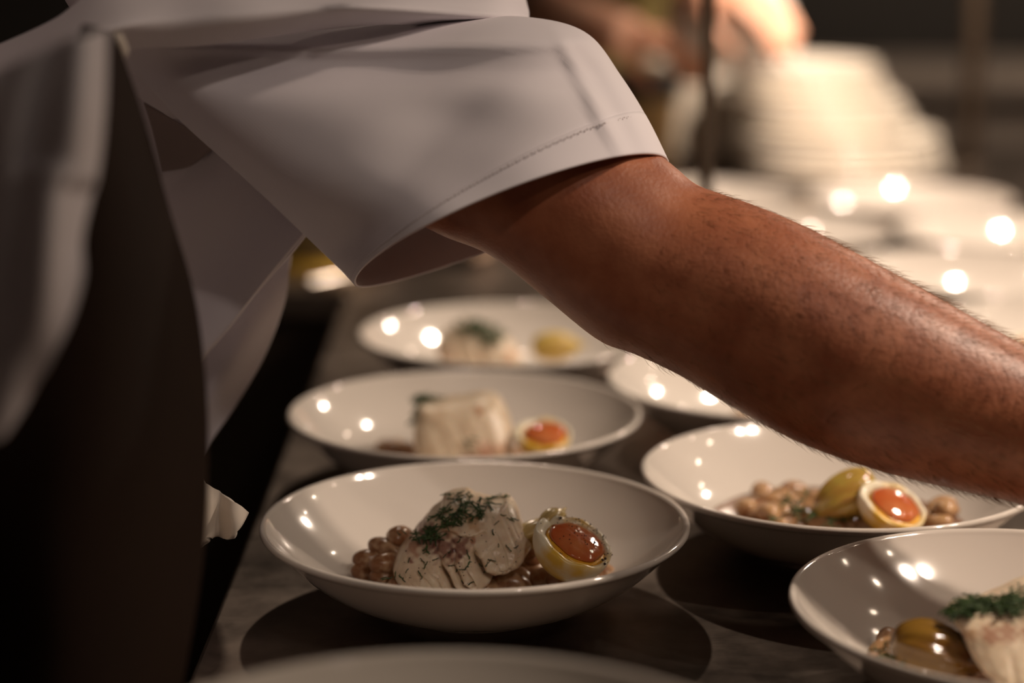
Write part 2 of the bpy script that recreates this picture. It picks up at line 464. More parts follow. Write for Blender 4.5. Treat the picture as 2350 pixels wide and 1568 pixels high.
# dill sprigs : six shapes
def dill_mesh(seed, n_side, L):
    rnd = random.Random(seed); parts = []
    pts = []; a = 0; p = Vector((-L / 2, 0, .0006))
    for k in range(7):
        pts.append(p.copy()); a += rnd.uniform(-.35, .35); p = p + Vector((math.cos(a), math.sin(a), rnd.uniform(-.1, .12))) * (L / 6)
    parts.append(tube_vf(pts, [.00040] * 6 + [.00022], 5))
    for k in range(n_side):
        i = rnd.randint(1, 6); s = 1 if k % 2 else -1
        ang = math.atan2(pts[i].y - pts[i - 1].y, pts[i].x - pts[i - 1].x) + s * rnd.uniform(.5, 1.1)
        l = rnd.uniform(.22, .42) * L; q = [pts[i].copy()]
        for j in range(3):
            ang += rnd.uniform(-.3, .3); q.append(q[-1] + Vector((math.cos(ang), math.sin(ang), rnd.uniform(-.05, .4))) * (l / 3))
        parts.append(tube_vf(q, [.00034, .00032, .00030, .00016], 5))
        if l > .3 * L:
            for s2 in (-1, 1):
                a2 = ang + s2 * .8; r = [q[2], q[2] + Vector((math.cos(a2), math.sin(a2), .2)) * (l * .35)]
                parts.append(tube_vf(r, [.00024, .00010], 5))
    v, f = merge(parts)
    me = bpy.data.meshes.new('dill_sprig'); me.from_pydata(v, [], f); me.materials.append(M_DILL)
    for p_ in me.polygons: p_.use_smooth = True
    return me
DILL = [dill_mesh(1, 9, .012), dill_mesh(2, 11, .013), dill_mesh(3, 7, .010), dill_mesh(4, 4, .008), dill_mesh(5, 2, .006), dill_mesh(6, 1, .0045)]
def put_dill(p, n, kind, label, group, ang=None, scale=1.0):
    o = bpy.data.objects.new('dill_sprig', DILL[kind]); col.objects.link(o)
    q = n.to_track_quat('Z', 'X') @ Quaternion((0, 0, 1), random.uniform(0, 2 * PI) if ang is None else ang)
    o.rotation_mode = 'QUATERNION'; o.rotation_quaternion = q; o.scale = (scale,) * 3
    o.location = p + n * .0004
    tag(o, label, 'dill', group); return o
def pepper(name, pts, label, cat='pepper', parent=None):
    parts = []
    for p, n, r in pts:
        v, f = lathe_vf([(0, -r), (r * .8, -r * .4), (r, r * .2), (0, r)], 5)
        parts.append(([Vector(a) + p + n * r * .3 for a in v], f))
    if not parts: return
    v, f = merge(parts); o = link_mesh(name, v, f, M_PEPPER, None, pts[0][0], smooth=False)
    tag(o, label, cat, kind='stuff'); return o

def egg_half(root_loc, right, up, toward, L, W, label, notch=True, yolk_mat=None, depth=.5, group='halved soft eggs in the bowls'):
    """axes: right = long axis, up = short axis of the cut face, toward = normal of the cut face"""
    root = empty('egg_half', root_loc, label, 'egg', group)
    R = Matrix((right, up, toward)).transposed()
    def T(v): return Vector(root_loc) + R @ Vector(v)
    n = 72; rows = 22; V = []; Fc = []
    def outline(a):      # egg-shaped outline in the face plane
        x = math.cos(a); y = math.sin(a)
        return Vector((L / 2 * x, W / 2 * y * (1 + .10 * x) , 0))
    ids = []
    def notch_dz(a):      # tear in the white on the upper left side
        if not notch: return 0
        d = abs(((a - 2.45) + PI) % (2 * PI) - PI)
        return .0075 * math.exp(-(d / .16) ** 4)
    # body from face edge down to the pole
    for k in range(rows):
        t = k / rows * PI / 2; row = []
        for i in range(n):
            o_ = outline(2 * PI * i / n); row.append(len(V)); V.append(T((o_.x * math.cos(t), o_.y * math.cos(t), -W * depth * math.sin(t) - notch_dz(2 * PI * i / n) * max(0, 1 - k / 9))))
        ids.append(row)
    pole = len(V); V.append(T((0, 0, -W * depth)))
    for a, b in zip(ids, ids[1:]):
        for i in range(n): j = (i + 1) % n; Fc.append((a[i], a[j], b[j], b[i]))
    for i in range(n): Fc.append((ids[-1][i], ids[-1][(i + 1) % n], pole))
    # cut face with the yolk hollow
    yx, yy = .045 * L, .0
    prev = ids[0]
    rings = [(.985, .0010), (.94, .0014), (.88, .0012), (.82, .0006), (.77, -.0010), (.70, -.0035), (.50, -.006), (.25, -.007)]
    for s, z in rings:
        row = []
        for i in range(n):
            a = 2 * PI * i / n; o_ = outline(a)
            wv = .0007 * math.sin(5 * a + 1) + .0005 * math.sin(9 * a)
            k = s if s > .8 else s
            cxx = yx * min(1, (1 - s) * 3.2); cyy = yy * min(1, (1 - s) * 3.2)
            dz = z + wv * .7
            if s > .6: dz -= notch_dz(a) * min(1, (s - .6) * 4)
            row.append(len(V)); V.append(T((o_.x * k + cxx, o_.y * k + cyy, dz)))
        for i in range(n): j = (i + 1) % n; Fc.append((prev[i], prev[j], row[j], row[i]))
        prev = row
    c = len(V); V.append(T((yx, yy, -.007)))
    for i in range(n): Fc.append((prev[i], prev[(i + 1) % n], c))
    wo = link_mesh('egg_white', V, Fc, M_WHITE, None, root_loc); child_world(root, wo)
    # yolk: yellow set rim and runny centre
    def disc(name, sx, m, z_edge, z_mid, ox=0, oy=0, amp=.02, seed=0):
        V = []; Fc = []; prev = None; nr = 10
        for k in range(nr):
            s = 1 - k / nr; row = []
            for i in range(n):
                a = 2 * PI * i / n; o_ = outline(a); w_ = 1 + amp * math.sin(4 * a + seed) + amp * .8 * math.sin(7 * a + 2 * seed)
                z = z_edge + (z_mid - z_edge) * (1 - s ** 2.6) + .00025 * mnoise.noise(Vector((o_.x * s * 260, o_.y * s * 260, 2)))
                row.append(len(V)); V.append(T((o_.x * sx * s * w_ + yx + ox, o_.y * sx * s * w_ + yy + oy, z)))
            if prev:
                for i in range(n): j = (i + 1) % n; Fc.append((prev[i], prev[j], row[j], row[i]))
            else: first = row
            prev = row
        c = len(V); V.append(T((yx + ox, yy + oy, z_mid)))
        for i in range(n): Fc.append((prev[i], prev[(i + 1) % n], c))
        # underside bowl
        u = len(V); V.append(T((yx + ox, yy + oy, -.0065)))
        for i in range(n): Fc.append((first[(i + 1) % n], first[i], u))
        return link_mesh(name, V, Fc, m, None, root_loc)
    y1 = disc('yolk_rim', .80, M_YOLKRIM, -.0006, .0008, amp=.012, seed=1); child_world(root, y1)
    y2 = disc('yolk', .72, yolk_mat or M_YOLK, .0006, .0034, ox=-.01 * L, oy=.025 * W, amp=.02, seed=.5); child_world(root, y2)
    return root, T, outline

def bean_mesh(seed):
    rnd = random.Random(seed); V = []; Fc = []; n = 20; m = 12
    for j in range(m + 1):
        t = -PI / 2 + PI * j / m
        for i in range(n):
            a = 2 * PI * i / n
            x = math.sin(t); y = math.cos(t) * math.cos(a); z = math.cos(t) * math.sin(a)
            kid = .16 * (1 - x * x)                # kidney bend
            w_ = 1 + .05 * math.sin(3 * a + seed) * math.cos(t)
            V.append((x * .0108, (y * w_ + kid) * .0072, z * .0062 * w_ * (1 - .12 * (y < -.5))))
    for j in range(m):
        for i in range(n): k = (i + 1) % n; Fc.append((j * n + i, j * n + k, (j + 1) * n + k, (j + 1) * n + i))
    bm = bmesh.new(); vs = [bm.verts.new(v) for v in V]
    for f in Fc: bm.faces.new([vs[i] for i in f])
    bmesh.ops.remove_doubles(bm, verts=bm.verts, dist=.00002); bmesh.ops.recalc_face_normals(bm, faces=bm.faces)
    me = bpy.data.meshes.new('bean'); bm.to_mesh(me); bm.free()
    for p in me.polygons: p.use_smooth = True
    return me
BEANM = []
for s in range(4):
    me = bean_mesh(s); me.materials.append(M_BEAN); BEANM.append(me)
BEANP = []
for s in range(3):
    me = bean_mesh(s + 10); me.materials.append(M_BEANP); BEANP.append(me)
def bean(p, label, group, pale=False, s=1.0, rz=None, ry=None):
    me = random.choice(BEANP if pale else BEANM)
    o = bpy.data.objects.new('bean', me); col.objects.link(o)
    o.location = p; o.scale = (s * 1.12,) * 3
    o.rotation_euler = (random.uniform(-.6, .6), random.uniform(-.35, .35) if ry is None else ry, random.uniform(0, PI) if rz is None else rz)
    tag(o, label, 'bean', group); return o
def onion(loc, axis, upv, L, R, label, mt=None, flat=.8, group=None):
    """ridged teardrop of cooked onion; axis points to the tail"""
    axis = Vector(axis).normalized(); upv = Vector(upv); upv = (upv - axis * upv.dot(axis)).normalized(); side = axis.cross(upv)
    prof = [(0, -.5), (.35, -.49), (.68, -.42), (.92, -.28), (1, -.10), (.95, .08), (.78, .23), (.52, .35), (.28, .43), (.14, .50), (.10, .58), (0, .60)]
    prof = smooth_profile([(a, b) for a, b in prof], 2); n = 60
    V = []; Fc = []
    for (r, z) in prof:
        for k in range(n):
            a = 2 * PI * k / n; rr = R * r * (1 + .06 * math.sin(9 * a) + .03 * math.sin(14 * a + 1))
            V.append(Vector(loc) + axis * z * L + side * math.cos(a) * rr + upv * math.sin(a) * rr * flat)
    for j in range(len(prof) - 1):
        for i in range(n): k = (i + 1) % n; Fc.append((j * n + i, j * n + k, (j + 1) * n + k, (j + 1) * n + i))
    Fc.append(tuple(range(n))); Fc.append(tuple((len(prof) - 1) * n + i for i in range(n)))
    return tag(link_mesh('onion_half', V, Fc, mt or M_ONION, None, loc), label, 'onion', group)
def pool(key, level, label, mt=None, name='bean_broth'):
    """level liquid filling the bowl up to a height above the table"""
    bx, by = BOWLS[key]; lo, hi = .02, .10
    for _ in range(30):
        m_ = (lo + hi) / 2
        if floor_z(m_) < level: lo = m_
        else: hi = m_
    n = 96; V = []; Fc = []; prev = None
    for k in range(9):
        s_ = 1 - k / 9; row = []
        for i in range(n):
            a = 2 * PI * i / n; r = (lo + .0004) * s_
            row.append(len(V)); V.append((bx + r * math.cos(a), by + r * math.sin(a), TZ + level + .0003 * mnoise.noise(Vector((r * math.cos(a) * 90, r * math.sin(a) * 90, level * 1000)))))
        if prev:
            for i in range(n): j = (i + 1) % n; Fc.append((prev[i], prev[j], row[j], row[i]))
        prev = row
    c = len(V); V.append((bx, by, TZ + level))
    for i in range(n): Fc.append((prev[i], prev[(i + 1) % n], c))
    o = link_mesh(name, V, Fc, mt or M_SAUCE, None, (bx, by, TZ + .008))
    return tag(o, label, 'sauce', kind='stuff')
def drop(key, dx, dy, r, label, mt):
    bx, by = BOWLS[key]; v, f = lathe_vf([(0, .0030), (r * .5, .0027), (r * .85, .0016), (r, .0004), (0, 0)], 32)
    z = TZ + floor_z(math.hypot(dx, dy))
    return tag(link_mesh('milky_drop', [Vector(q) + Vector((bx + dx, by + dy, z)) for q in v], f, mt, None, (bx + dx, by + dy, z)), label, 'sauce')

# ------------------------------------------------------------------ bowl A (in focus)
SK = (.42, .28, .28)
fishA, bvA = pillow('fish_fillet',
    [(903, 1300), (915, 1268), (938, 1238), (962, 1208), (990, 1175), (1012, 1155), (1020, 1140), (1045, 1132), (1070, 1128), (1092, 1138), (1120, 1146), (1150, 1148), (1168, 1145),
     (1186, 1166), (1196, 1196), (1206, 1222), (1219, 1240), (1210, 1262), (1196, 1285), (1170, 1302), (1140, 1312), (1120, 1330), (1098, 1356), (1060, 1370), (1000, 1362), (940, 1345), (912, 1325)],
    (1066, 1240), 1.088, .75, .024, .022,
    grooves=[([(1084, 1222), (1090, 1250), (1112, 1292), (1140, 1318)], 6, .0085), ([(1084, 1222), (1090, 1250), (1112, 1292), (1140, 1318)], 14, .003),
             ([(1048, 1235), (1044, 1270), (1064, 1312), (1100, 1352)], 3.5, .0045), ([(1008, 1248), (1022, 1285), (1042, 1322), (1062, 1360)], 5, .010),
             ([(1066, 1240), (1070, 1275), (1092, 1315)], 2.2, .0016), ([(950, 1275), (985, 1312), (1012, 1352)], 2.2, .0012), ([(925, 1290), (950, 1320), (968, 1348)], 2.0, .0010),
             ([(968, 1262), (1000, 1298), (1028, 1345)], 2.2, .0012), ([(940, 1300), (975, 1350)], 1.8, .0006), ([(985, 1262), (1012, 1300)], 1.8, .0007),
             ([(1125, 1165), (1142, 1205), (1160, 1245), (1168, 1290)], 2.6, .0011), ([(1150, 1160), (1172, 1200), (1188, 1245)], 3, .0014), ([(1108, 1200), (1128, 1245), (1150, 1290)], 2.2, .0007),
             ([(1165, 1160), (1190, 1215)], 2, .0008), ([(1015, 1160), (1060, 1172), (1110, 1168)], 8, .003), ([(975, 1218), (1030, 1200), (1084, 1212), (1110, 1200)], 7, .0035), ([(1012, 1200), (1004, 1240)], 4, .004),
             ([(1040, 1205), (1034, 1240)], 4, .003), ([(960, 1225), (990, 1200)], 5, .002)],
    stains=[(985, 1212, 30, SK), (1020, 1232, 30, SK), (1058, 1225, 24, SK), (950, 1235, 18, (.7, .5, .45)), (1046, 1250, 18, (.6, .45, .42)), (945, 1262, 7, (.5, .3, .3)),
            (1088, 1216, 7, (.7, .45, .4)), (1035, 1190, 22, (.75, .62, .55)), (1090, 1175, 18, (.82, .68, .55)), (1080, 1345, 20, (.7, .5, .4))], expo=.46, noise=.0009, nring=100, npt=400)
tag(fishA, 'flaky white fish piece strewn with dill in the nearest bowl, the sharpest fish', 'fish', 'fish fillets in the bowls')
GA = 'dill on the fish in the nearest bowl'
LA = 'small chopped dill sprig scattered on the sharp fish piece in the nearest bowl'
dense = [(1028, 1142), (1040, 1138), (1058, 1134), (1050, 1144), (1034, 1150), (1068, 1136), (1082, 1139), (1046, 1156), (1058, 1160), (1072, 1155), (1030, 1170), (1050, 1168),
         (1066, 1172), (1078, 1170), (1090, 1168), (1100, 1172), (1112, 1168), (1122, 1166), (1132, 1170), (1140, 1162), (1096, 1180), (1084, 1182), (1070, 1184), (1106, 1178), (1118, 1175),
         (1060, 1182), (1048, 1186), (1036, 1190), (1042, 1198), (1054, 1194), (1026, 1196), (1018, 1200), (1012, 1192), (1030, 1206), (1004, 1188), (1138, 1146), (1146, 1144), (1128, 1148), (1016, 1184),
         (1022, 1176), (1008, 1208), (1020, 1212),
         (986, 1226), (978, 1232), (992, 1220), (1002, 1218), (990, 1236), (984, 1244), (994, 1248), (998, 1230), (964, 1234), (958, 1240), (972, 1238), (950, 1232), (1000, 1242), (988, 1254)]
for (x, y) in dense:
    p, n = cast(bvA, x + random.uniform(-3, 3), y + random.uniform(-2, 2))
    if p: put_dill(p + n * random.uniform(0, .0008), n, random.choice((0, 2, 2, 3, 3, 1)), LA, GA, scale=random.uniform(.65, .95))
sparse = [(1180, 1196, 3), (1170, 1192, 3), (1140, 1204, 4), (1131, 1224, 5), (1144, 1254, 5), (1164, 1262, 4), (1122, 1296, 3), (1127, 1290, 4), (1075, 1273, 3), (1070, 1298, 3), (1062, 1306, 4), (1035, 1297, 4),
          (1048, 1312, 4), (1046, 1302, 4), (1080, 1340, 5), (1083, 1243, 5), (1053, 1245, 5), (972, 1287, 3), (980, 1300, 3), (966, 1319, 4), (940, 1288, 5), (1000, 1284, 4), (1020, 1276, 4), (935, 1312, 5), (908, 1320, 3),
          (922, 1332, 3), (1030, 1268, 5), (1110, 1316, 5), (1155, 1185, 5), (1060, 1340, 5), (1100, 1300, 5), (1185, 1258, 5)]
for (x, y, k) in sparse:
    p, n = cast(bvA, x, y)
    if p: put_dill(p, n, k, LA, GA, scale=random.uniform(.55, .85))
pp = []
for _ in range(90):
    x = random.uniform(920, 1205); y = random.uniform(1135, 1340); p, n = cast(bvA, x, y)
    if p: pp.append((p, n, random.uniform(.00018, .00042)))
pepper('cracked_pepper', pp, 'fine cracked pepper scattered over the sharp fish piece')

def axes(long_px, tilt_to, long_toward=0.0):
    """long axis direction in image (dx, dy up) and amount the face looks at the camera"""
    l = (RT * long_px[0] + UP * long_px[1] - FWD * long_toward).normalized()
    perp = (RT * -long_px[1] + UP * long_px[0]).normalized()
    perp = (perp - l * perp.dot(l)).normalized()
    n = (-FWD * tilt_to + perp * math.sqrt(1 - tilt_to ** 2)); n = (n - l * n.dot(l)).normalized()
    u = n.cross(l).normalized()
    return l, u, n
l, u, n = axes((.90, -.40), .50, -.05)
eA_loc = P(1316, 1244, 1.112)
eggA, TA, outA = egg_half(eA_loc, l, u, n, .0450, .0430, 'halved soft egg with glossy orange yolk and pepper beside the sharp fish piece', depth=.52)
pp = []
for k in range(120):
    a = random.uniform(-.5, 2.3) if k < 95 else random.uniform(0, 2 * PI); s = random.choice((random.uniform(.76, .98), random.uniform(.76, .98), random.uniform(.1, .7)))
    o_ = outA(a) * s
    z = .0018 if s > .74 else .0032
    pp.append((TA((o_.x + .0005, o_.y, z)), n, random.uniform(.00018, .00045) if k > 4 else .0009))
pepper('cracked_pepper', pp, 'coarse cracked pepper scattered over the cut face of the sharp egg half')
onA = onion(P(1238, 1222, 1.145), (.75, .5, .15), (0, -.2, 1), .036, .0088, 'pale cooked onion piece tucked behind the egg in the nearest bowl', mat('onion_pale', (.62, .48, .22), .2, color2=(.5, .36, .14), scale=50, coat=.3))
onA2 = onion(P(1270, 1192, 1.14), (.6, .7, .35), (0, -.2, 1), .020, .007, 'small pale onion tip standing up behind the egg half', onA.data.materials[0])
LBL = {(922, 1236): 'topmost brown bean, herb-flecked, against the upper left of the sharp fish piece', (887, 1262): 'pale-topped bean just below the topmost bean left of the sharp fish',
       (856, 1288): 'round brown bean at the left of the heap, above the lowest left bean', (893, 1297): 'tan bean touching the left edge of the sharp fish, low in the heap',
       (850, 1316): 'lowest leftmost bean of the nearest bowl, just above the rim', (893, 1326): 'bean half hidden by the rim, right of the leftmost bean of the nearest bowl',
       (925, 1345): 'bean under the lower left corner of the sharp fish, mostly behind the rim'}
LBR = {(1180, 1290): 'dark bean in shade right under the right block of the sharp fish', (1178, 1325): 'large reddish brown oval bean in front of the sharp fish, left of the egg', (1222, 1305): 'dark bean between the reddish bean and the egg half',
       (1246, 1334): 'brown bean at the lower left foot of the sharp egg half', (1128, 1343): 'bean at the rim between the fish tip and the reddish oval bean', (1170, 1347): 'pale bean at the rim in front of the large reddish bean',
       (1376, 1318): 'single bean peeking out right of the sharp egg half'}
for (x, y, h, s, rz) in [(922, 1236, .024, .95, 1.2), (887, 1262, .019, 1.0, -.5), (856, 1288, .013, 1.0, .2), (893, 1297, .015, 1.0, .5), (850, 1316, .0075, .95, .1), (893, 1326, .008, .95, .3), (925, 1345, .008, .9, 1.0)]:
    p = PZ(x, y, TZ + .0085 + h); bean(p, LBL[(x, y)], 'beans left of the fish in the nearest bowl', s=s, rz=rz, ry=.2)
for (x, y, h, s, rz) in [(1180, 1290, .013, 1.05, .1), (1178, 1325, .008, 1.0, -.4), (1222, 1305, .009, 1.0, .2), (1246, 1334, .006, 1.05, .3), (1128, 1343, .006, 1.0, .1), (1170, 1347, .006, 1.05, .0), (1205, 1268, .014, 1.0, .5),
                        (1376, 1318, .006, 1.0, .5), (1300, 1342, .006, 1.0, 0), (1100, 1358, .005, 1, .4), (1230, 1280, .014, 1, 1.0), (1340, 1330, .006, 1, -.3), (1270, 1310, .006, 1, .3), (1150, 1300, .006, 1, .9)]:
    p = PZ(x, y, TZ + .0085 + h); bean(p, LBR.get((x, y), 'brown glossy bean hidden under the sharp fish piece and egg half'), 'beans right of the fish in the nearest bowl', s=s, rz=rz)
pool('A', .0094, 'thin brown broth on the floor of the nearest bowl')
drop('A', -.064, -.016, .010, 'small milky drop at the left of the beans in the nearest bowl', M_MILK)
for (x, y, k) in [(925, 1226, 4), (915, 1228, 5), (905, 1272, 5), (890, 1333, 3), (880, 1330, 5)]:
    put_dill(PZ(x, y, TZ + .042 if y < 1240 else TZ + .026), Vector((0, -.3, 1)).normalized(), k, 'small chopped dill sprig on the beans left of the sharp fish piece', 'dill on the beans in the nearest bowl', scale=.8)

# ------------------------------------------------------------------ bowl B
fishB, bvB = pillow('fish_fillet', [(955, 945), (962, 922), (1000, 918), (1060, 912), (1105, 905), (1140, 910), (1158, 935), (1172, 970), (1178, 1010), (1172, 1040), (1120, 1055), (1040, 1058), (965, 1045), (950, 1000)],
    (1062, 980), 1.330, .6, .026, .022, noise=.0004, grooves=[([(985, 935), (1010, 990), (1030, 1040)], 6, .0005), ([(1030, 925), (1060, 975), (1085, 1035)], 6, .0005), ([(1080, 915), (1110, 970), (1130, 1030)], 6, .0005), ([(1130, 920), (1150, 980)], 6, .0005)],
    stains=[(1115, 1015, 26, (.72, .5, .45)), (1080, 1035, 18, (.6, .45, .4)), (1100, 925, 10, (.75, .5, .4)), (1150, 1010, 18, (.8, .6, .5))], expo=.4)
tag(fishB, 'squarish white fish piece in the second bowl of the left row', 'fish', 'fish fillets in the bowls')
for (x, y, k) in [(968, 918), (978, 914), (990, 912), (1000, 916), (962, 928), (958, 940), (956, 952), (984, 920), (972, 926), (995, 922), (1008, 914), (960, 946)] and [(968, 922, 1), (978, 920, 0), (990, 921, 1), (1000, 921, 0), (964, 930, 1), (960, 940, 0), (957, 952, 2), (984, 922, 1), (972, 926, 0), (995, 924, 1), (1008, 920, 2), (958, 948, 1), (1078, 1020, 3), (1085, 1012, 4)]:
    p, n_ = cast(bvB, x, y)
    if p: put_dill(p + n_ * .001, n_, k, 'dark dill sprig on the left corner of the squarish fish piece', 'dill on the squarish fish piece', scale=1.1)
l, u, n = axes((.985, -.05), .60, 0)
egB, _, _ = egg_half(P(1246, 997, 1.352), l, u, n, .0385, .033, 'halved soft egg with orange yolk right of the squarish fish piece', notch=False)
pool('B', .0105, 'brown broth under the squarish fish piece in the second bowl')
for (x, y) in [(905, 1030), (930, 1034), (890, 1030), (950, 1042), (1100, 1052), (1180, 1046), (1200, 1044)]:
    bean(PZ(x, y, TZ + .014), 'blurred brown bean around the squarish fish piece in the second bowl', 'beans in the second bowl of the left row', s=.9)

# ------------------------------------------------------------------ bowl C
fishC, bvC = pillow('fish_fillet', [(1000, 790), (1015, 765), (1050, 745), (1085, 738), (1125, 752), (1160, 775), (1185, 800), (1195, 830), (1100, 838), (1020, 830)],
    (1095, 795), 1.575, .6, .022, .02, grooves=[([(1040, 760), (1060, 820)], 6, .003), ([(1090, 760), (1110, 825)], 6, .003)], stains=[(1025, 800, 14, (.6, .42, .38)), (1170, 805, 14, (.85, .6, .45))], expo=.5)
tag(fishC, 'blurred white fish piece topped with dill in the farthest bowl of the left row', 'fish', 'fish fillets in the bowls')
for i in range(22):
    t = i / 21; x = 1062 + t * 80 + random.uniform(-6, 6); y = 752 + 34 * t ** 1.3 + random.uniform(-7, 5)
    p, n_ = cast(bvC, x, y)
    if p: put_dill(p + n_ * .0015, n_, random.choice((0, 1, 2)), 'dark dill sprig heaped on the blurred fish piece at the back left', 'dill on the farthest fish piece of the left row', scale=1.3)
onion(P(1278, 795, 1.61), (1, .1, .02), (0, -.2, 1), .040, .0125, 'blurred yellow onion piece beside the fish in the farthest bowl of the left row', mat('onion_yellow', (.66, .50, .14), .3, color2=(.6, .38, .08), scale=30), flat=.9)

# ------------------------------------------------------------------ bowl D
pool('D', .0165, 'brown bean broth with herbs in the bowl under the forearm')
GD = 'beans in the bowl under the forearm'
bx, by = BOWLS['D']
spotsD = [(1742, 1160), (1765, 1148), (1795, 1142), (1820, 1136), (1780, 1165), (1805, 1158), (1740, 1178), (1770, 1185), (1800, 1180), (1830, 1170), (1850, 1150), (1845, 1190), (1815, 1197), (1870, 1180), (1880, 1200),
          (1900, 1186), (1930, 1190), (1944, 1198), (1905, 1203), (1715, 1172), (1790, 1200), (2140, 1192), (2160, 1184), (2175, 1196), (2130, 1200), (2150, 1204), (1870, 1150), (1960, 1180), (1755, 1135), (1985, 1196)]
for i, (x, y) in enumerate(spotsD):
    p = PZ(x, y, TZ + .020); r = math.hypot(p.x - bx, p.y - by)
    if r > .072: p.x = bx + (p.x - bx) * .072 / r; p.y = by + (p.y - by) * .072 / r
    rr = math.hypot(p.x - bx, p.y - by)
    p.z = TZ + max(floor_z(rr + .006) + .0075, .0165) + (i % 4) * .0016
    bean(p, 'bean at the right of the egg half in the bowl under the forearm' if x > 2120 else ('bean below the olive onion in the bowl under the forearm' if x > 1860 else 'glossy bean in broth left of the olive onion under the forearm'), GD + (' right of the egg' if x > 2120 else (' below the onion' if x > 1860 else ' left of the onion')), pale=(i % 3 != 0), s=.82 + .2 * random.random())
for i in range(16):
    x, y = random.choice(spotsD); p = PZ(x + random.uniform(-12, 12), y + random.uniform(-6, 6), TZ + .026)
    r = math.hypot(p.x - bx, p.y - by)
    if r < .07: p.z = TZ + .0255; put_dill(p, Vector((random.uniform(-.3, .3), -.4, 1)).normalized(), random.choice((0, 1, 2, 3)), 'green dill sprig among the beans in the bowl under the forearm', 'dill in the bean bowl')
onion(P(1935, 1140, 1.225), (-.86, -.1, -.48), (0, -.5, .8), .044, .0145, 'olive yellow cooked onion leaning on the egg in the bowl under the forearm', flat=.85)
onion(P(1960, 1112, 1.232), (-.5, .3, -.35), (0, -.5, .8), .026, .010, 'curled olive onion petal on top behind the egg under the forearm')
l, u, n = axes((.92, -.39), .62, 0)
egg_half(P(2048, 1158, 1.208), l, u, n, .0425, .037, 'halved soft egg leaning on the onion in the bowl under the forearm', notch=False, depth=.5)
for k in range(3):
    pass

# ------------------------------------------------------------------ bowl E
fishE, bvE = pillow('fish_fillet', [(2190, 1430), (2180, 1405), (2205, 1388), (2250, 1380), (2300, 1362), (2345, 1342), (2390, 1335), (2440, 1360), (2470, 1420), (2475, 1490), (2440, 1545), (2370, 1568), (2300, 1562), (2250, 1530), (2222, 1490), (2205, 1450)],
    (2335, 1465), .925, .8, .022, .02, noise=.0004, grooves=[([(2225, 1420), (2240, 1480), (2280, 1540)], 8, .0005), ([(2290, 1450), (2310, 1540)], 8, .0008)],
    stains=[(2250, 1425, 22, (.6, .42, .38)), (2290, 1420, 25, (.62, .46, .42)), (2340, 1415, 26, (.62, .45, .4)), (2210, 1430, 16, (.75, .6, .5))], expo=.42)
tag(fishE, 'rounded white fish piece with dark dill in the bowl at the lower right corner', 'fish', 'fish fillets in the bowls')
for i in range(52):
    x = random.uniform(2186, 2350); y = 1404 - (x - 2186) * .16 + random.uniform(-12, 22)
    p, n_ = cast(bvE, x, y)
    if p: put_dill(p + n_ * .001, n_, random.choice((0, 1, 2, 2)), 'dark dill sprig thickly strewn on the fish at the lower right corner', 'dill on the corner fish piece', scale=1.05)
onion(P(2150, 1502, .985), (.90, .05, -.30), (0, -.5, .9), .047, .0160, 'large brown glazed onion half in front of the corner fish piece', mat('onion_brown', (.24, .13, .022), .14, color2=(.11, .04, .012), scale=30, stretch=(.4, 3, 3), coat=.6), flat=.85)
pool('E', .0105, 'brown broth under the onion in the corner bowl')
for i, (x, y, h, pale) in enumerate([(2052, 1470, .012, 0), (2050, 1512, .013, 1), (2020, 1520, .008, 0), (2085, 1545, .009, 0), (2115, 1555, .008, 1), (2185, 1562, .010, 1), (2150, 1580, .008, 0), (2035, 1492, .012, 1), (2100, 1585, .006, 0), (2230, 1575, .009, 0), (2062, 1560, .006, 0), (2200, 1590, .006, 1)]):
    bean(PZ(x, y, TZ + .0095 + h), 'glossy bean by the brown onion in the corner bowl', 'beans in the corner bowl', pale=bool(pale), s=.9)
for (x, y, k) in [(2030, 1500, 1), (2055, 1520, 2), (2075, 1532, 3)]:
    put_dill(PZ(x, y, TZ + .030), Vector((0, -.4, 1)).normalized(), k, 'dark dill sprig on the beans in the corner bowl', 'dill on the corner beans', scale=1.2)

# ------------------------------------------------------------------ food in the blurred bowls behind
def far_food(key, items):
    bx, by = BOWLS[key]
    for it in items:
        kind, dx, dy = it[0], it[1], it[2]; z = TZ + floor_z(math.hypot(dx, dy))
        if kind == 'bean': bean((bx + dx, by + dy, z + .007), it[3], it[4], pale=True, s=.95)
        if kind == 'onion': onion((bx + dx, by + dy, z + .013), (1, .2, 0), (0, 0, 1), .04, .013, it[3], M_ONION)
        if kind == 'egg':
            l, u, n = axes((.97, -.2), .65, 0); egg_half(Vector((bx + dx, by + dy, z + .018)), l, u, n, .042, .036, it[3], notch=False)
def bean_ring(label, group, cx, n=9):
    return [('bean', cx + random.uniform(-.03, .03), random.uniform(-.03, .02), label, group) for _ in range(n)]
far_food('H4', bean_ring('blurred pale bean in the far bowl with the pale onion at the right edge', 'beans in the blurred bowl at the right edge', .02, 10) + [('onion', -.018, -.01, 'blurred pale yellow onion in the far bowl at the right edge')])
far_food('H5', [('egg', -.035, .01, 'blurred egg half with orange yolk touching the right edge above the wrist')] + bean_ring('blurred bean beside the egg touching the right edge', 'beans in the blurred bowl above the wrist', .0, 5))
far_food('H1', [('onion', -.015, .0, 'blurred yellow onion in the glinting far bowl')] + bean_ring('blurred bean in the glinting far bowl', 'beans in the glinting far bowl', .005, 4))
far_food('H2', [('onion', .01, .0, 'blurred yellow onion in the far bowl cut by the right edge')] + bean_ring('blurred bean in the far bowl cut by the right edge', 'beans in the far bowl cut by the right edge', .0, 4))
far_food('G', bean_ring('blurred bean in the bowl half hidden by the forearm', 'beans in the bowl behind the forearm', -.01, 7))

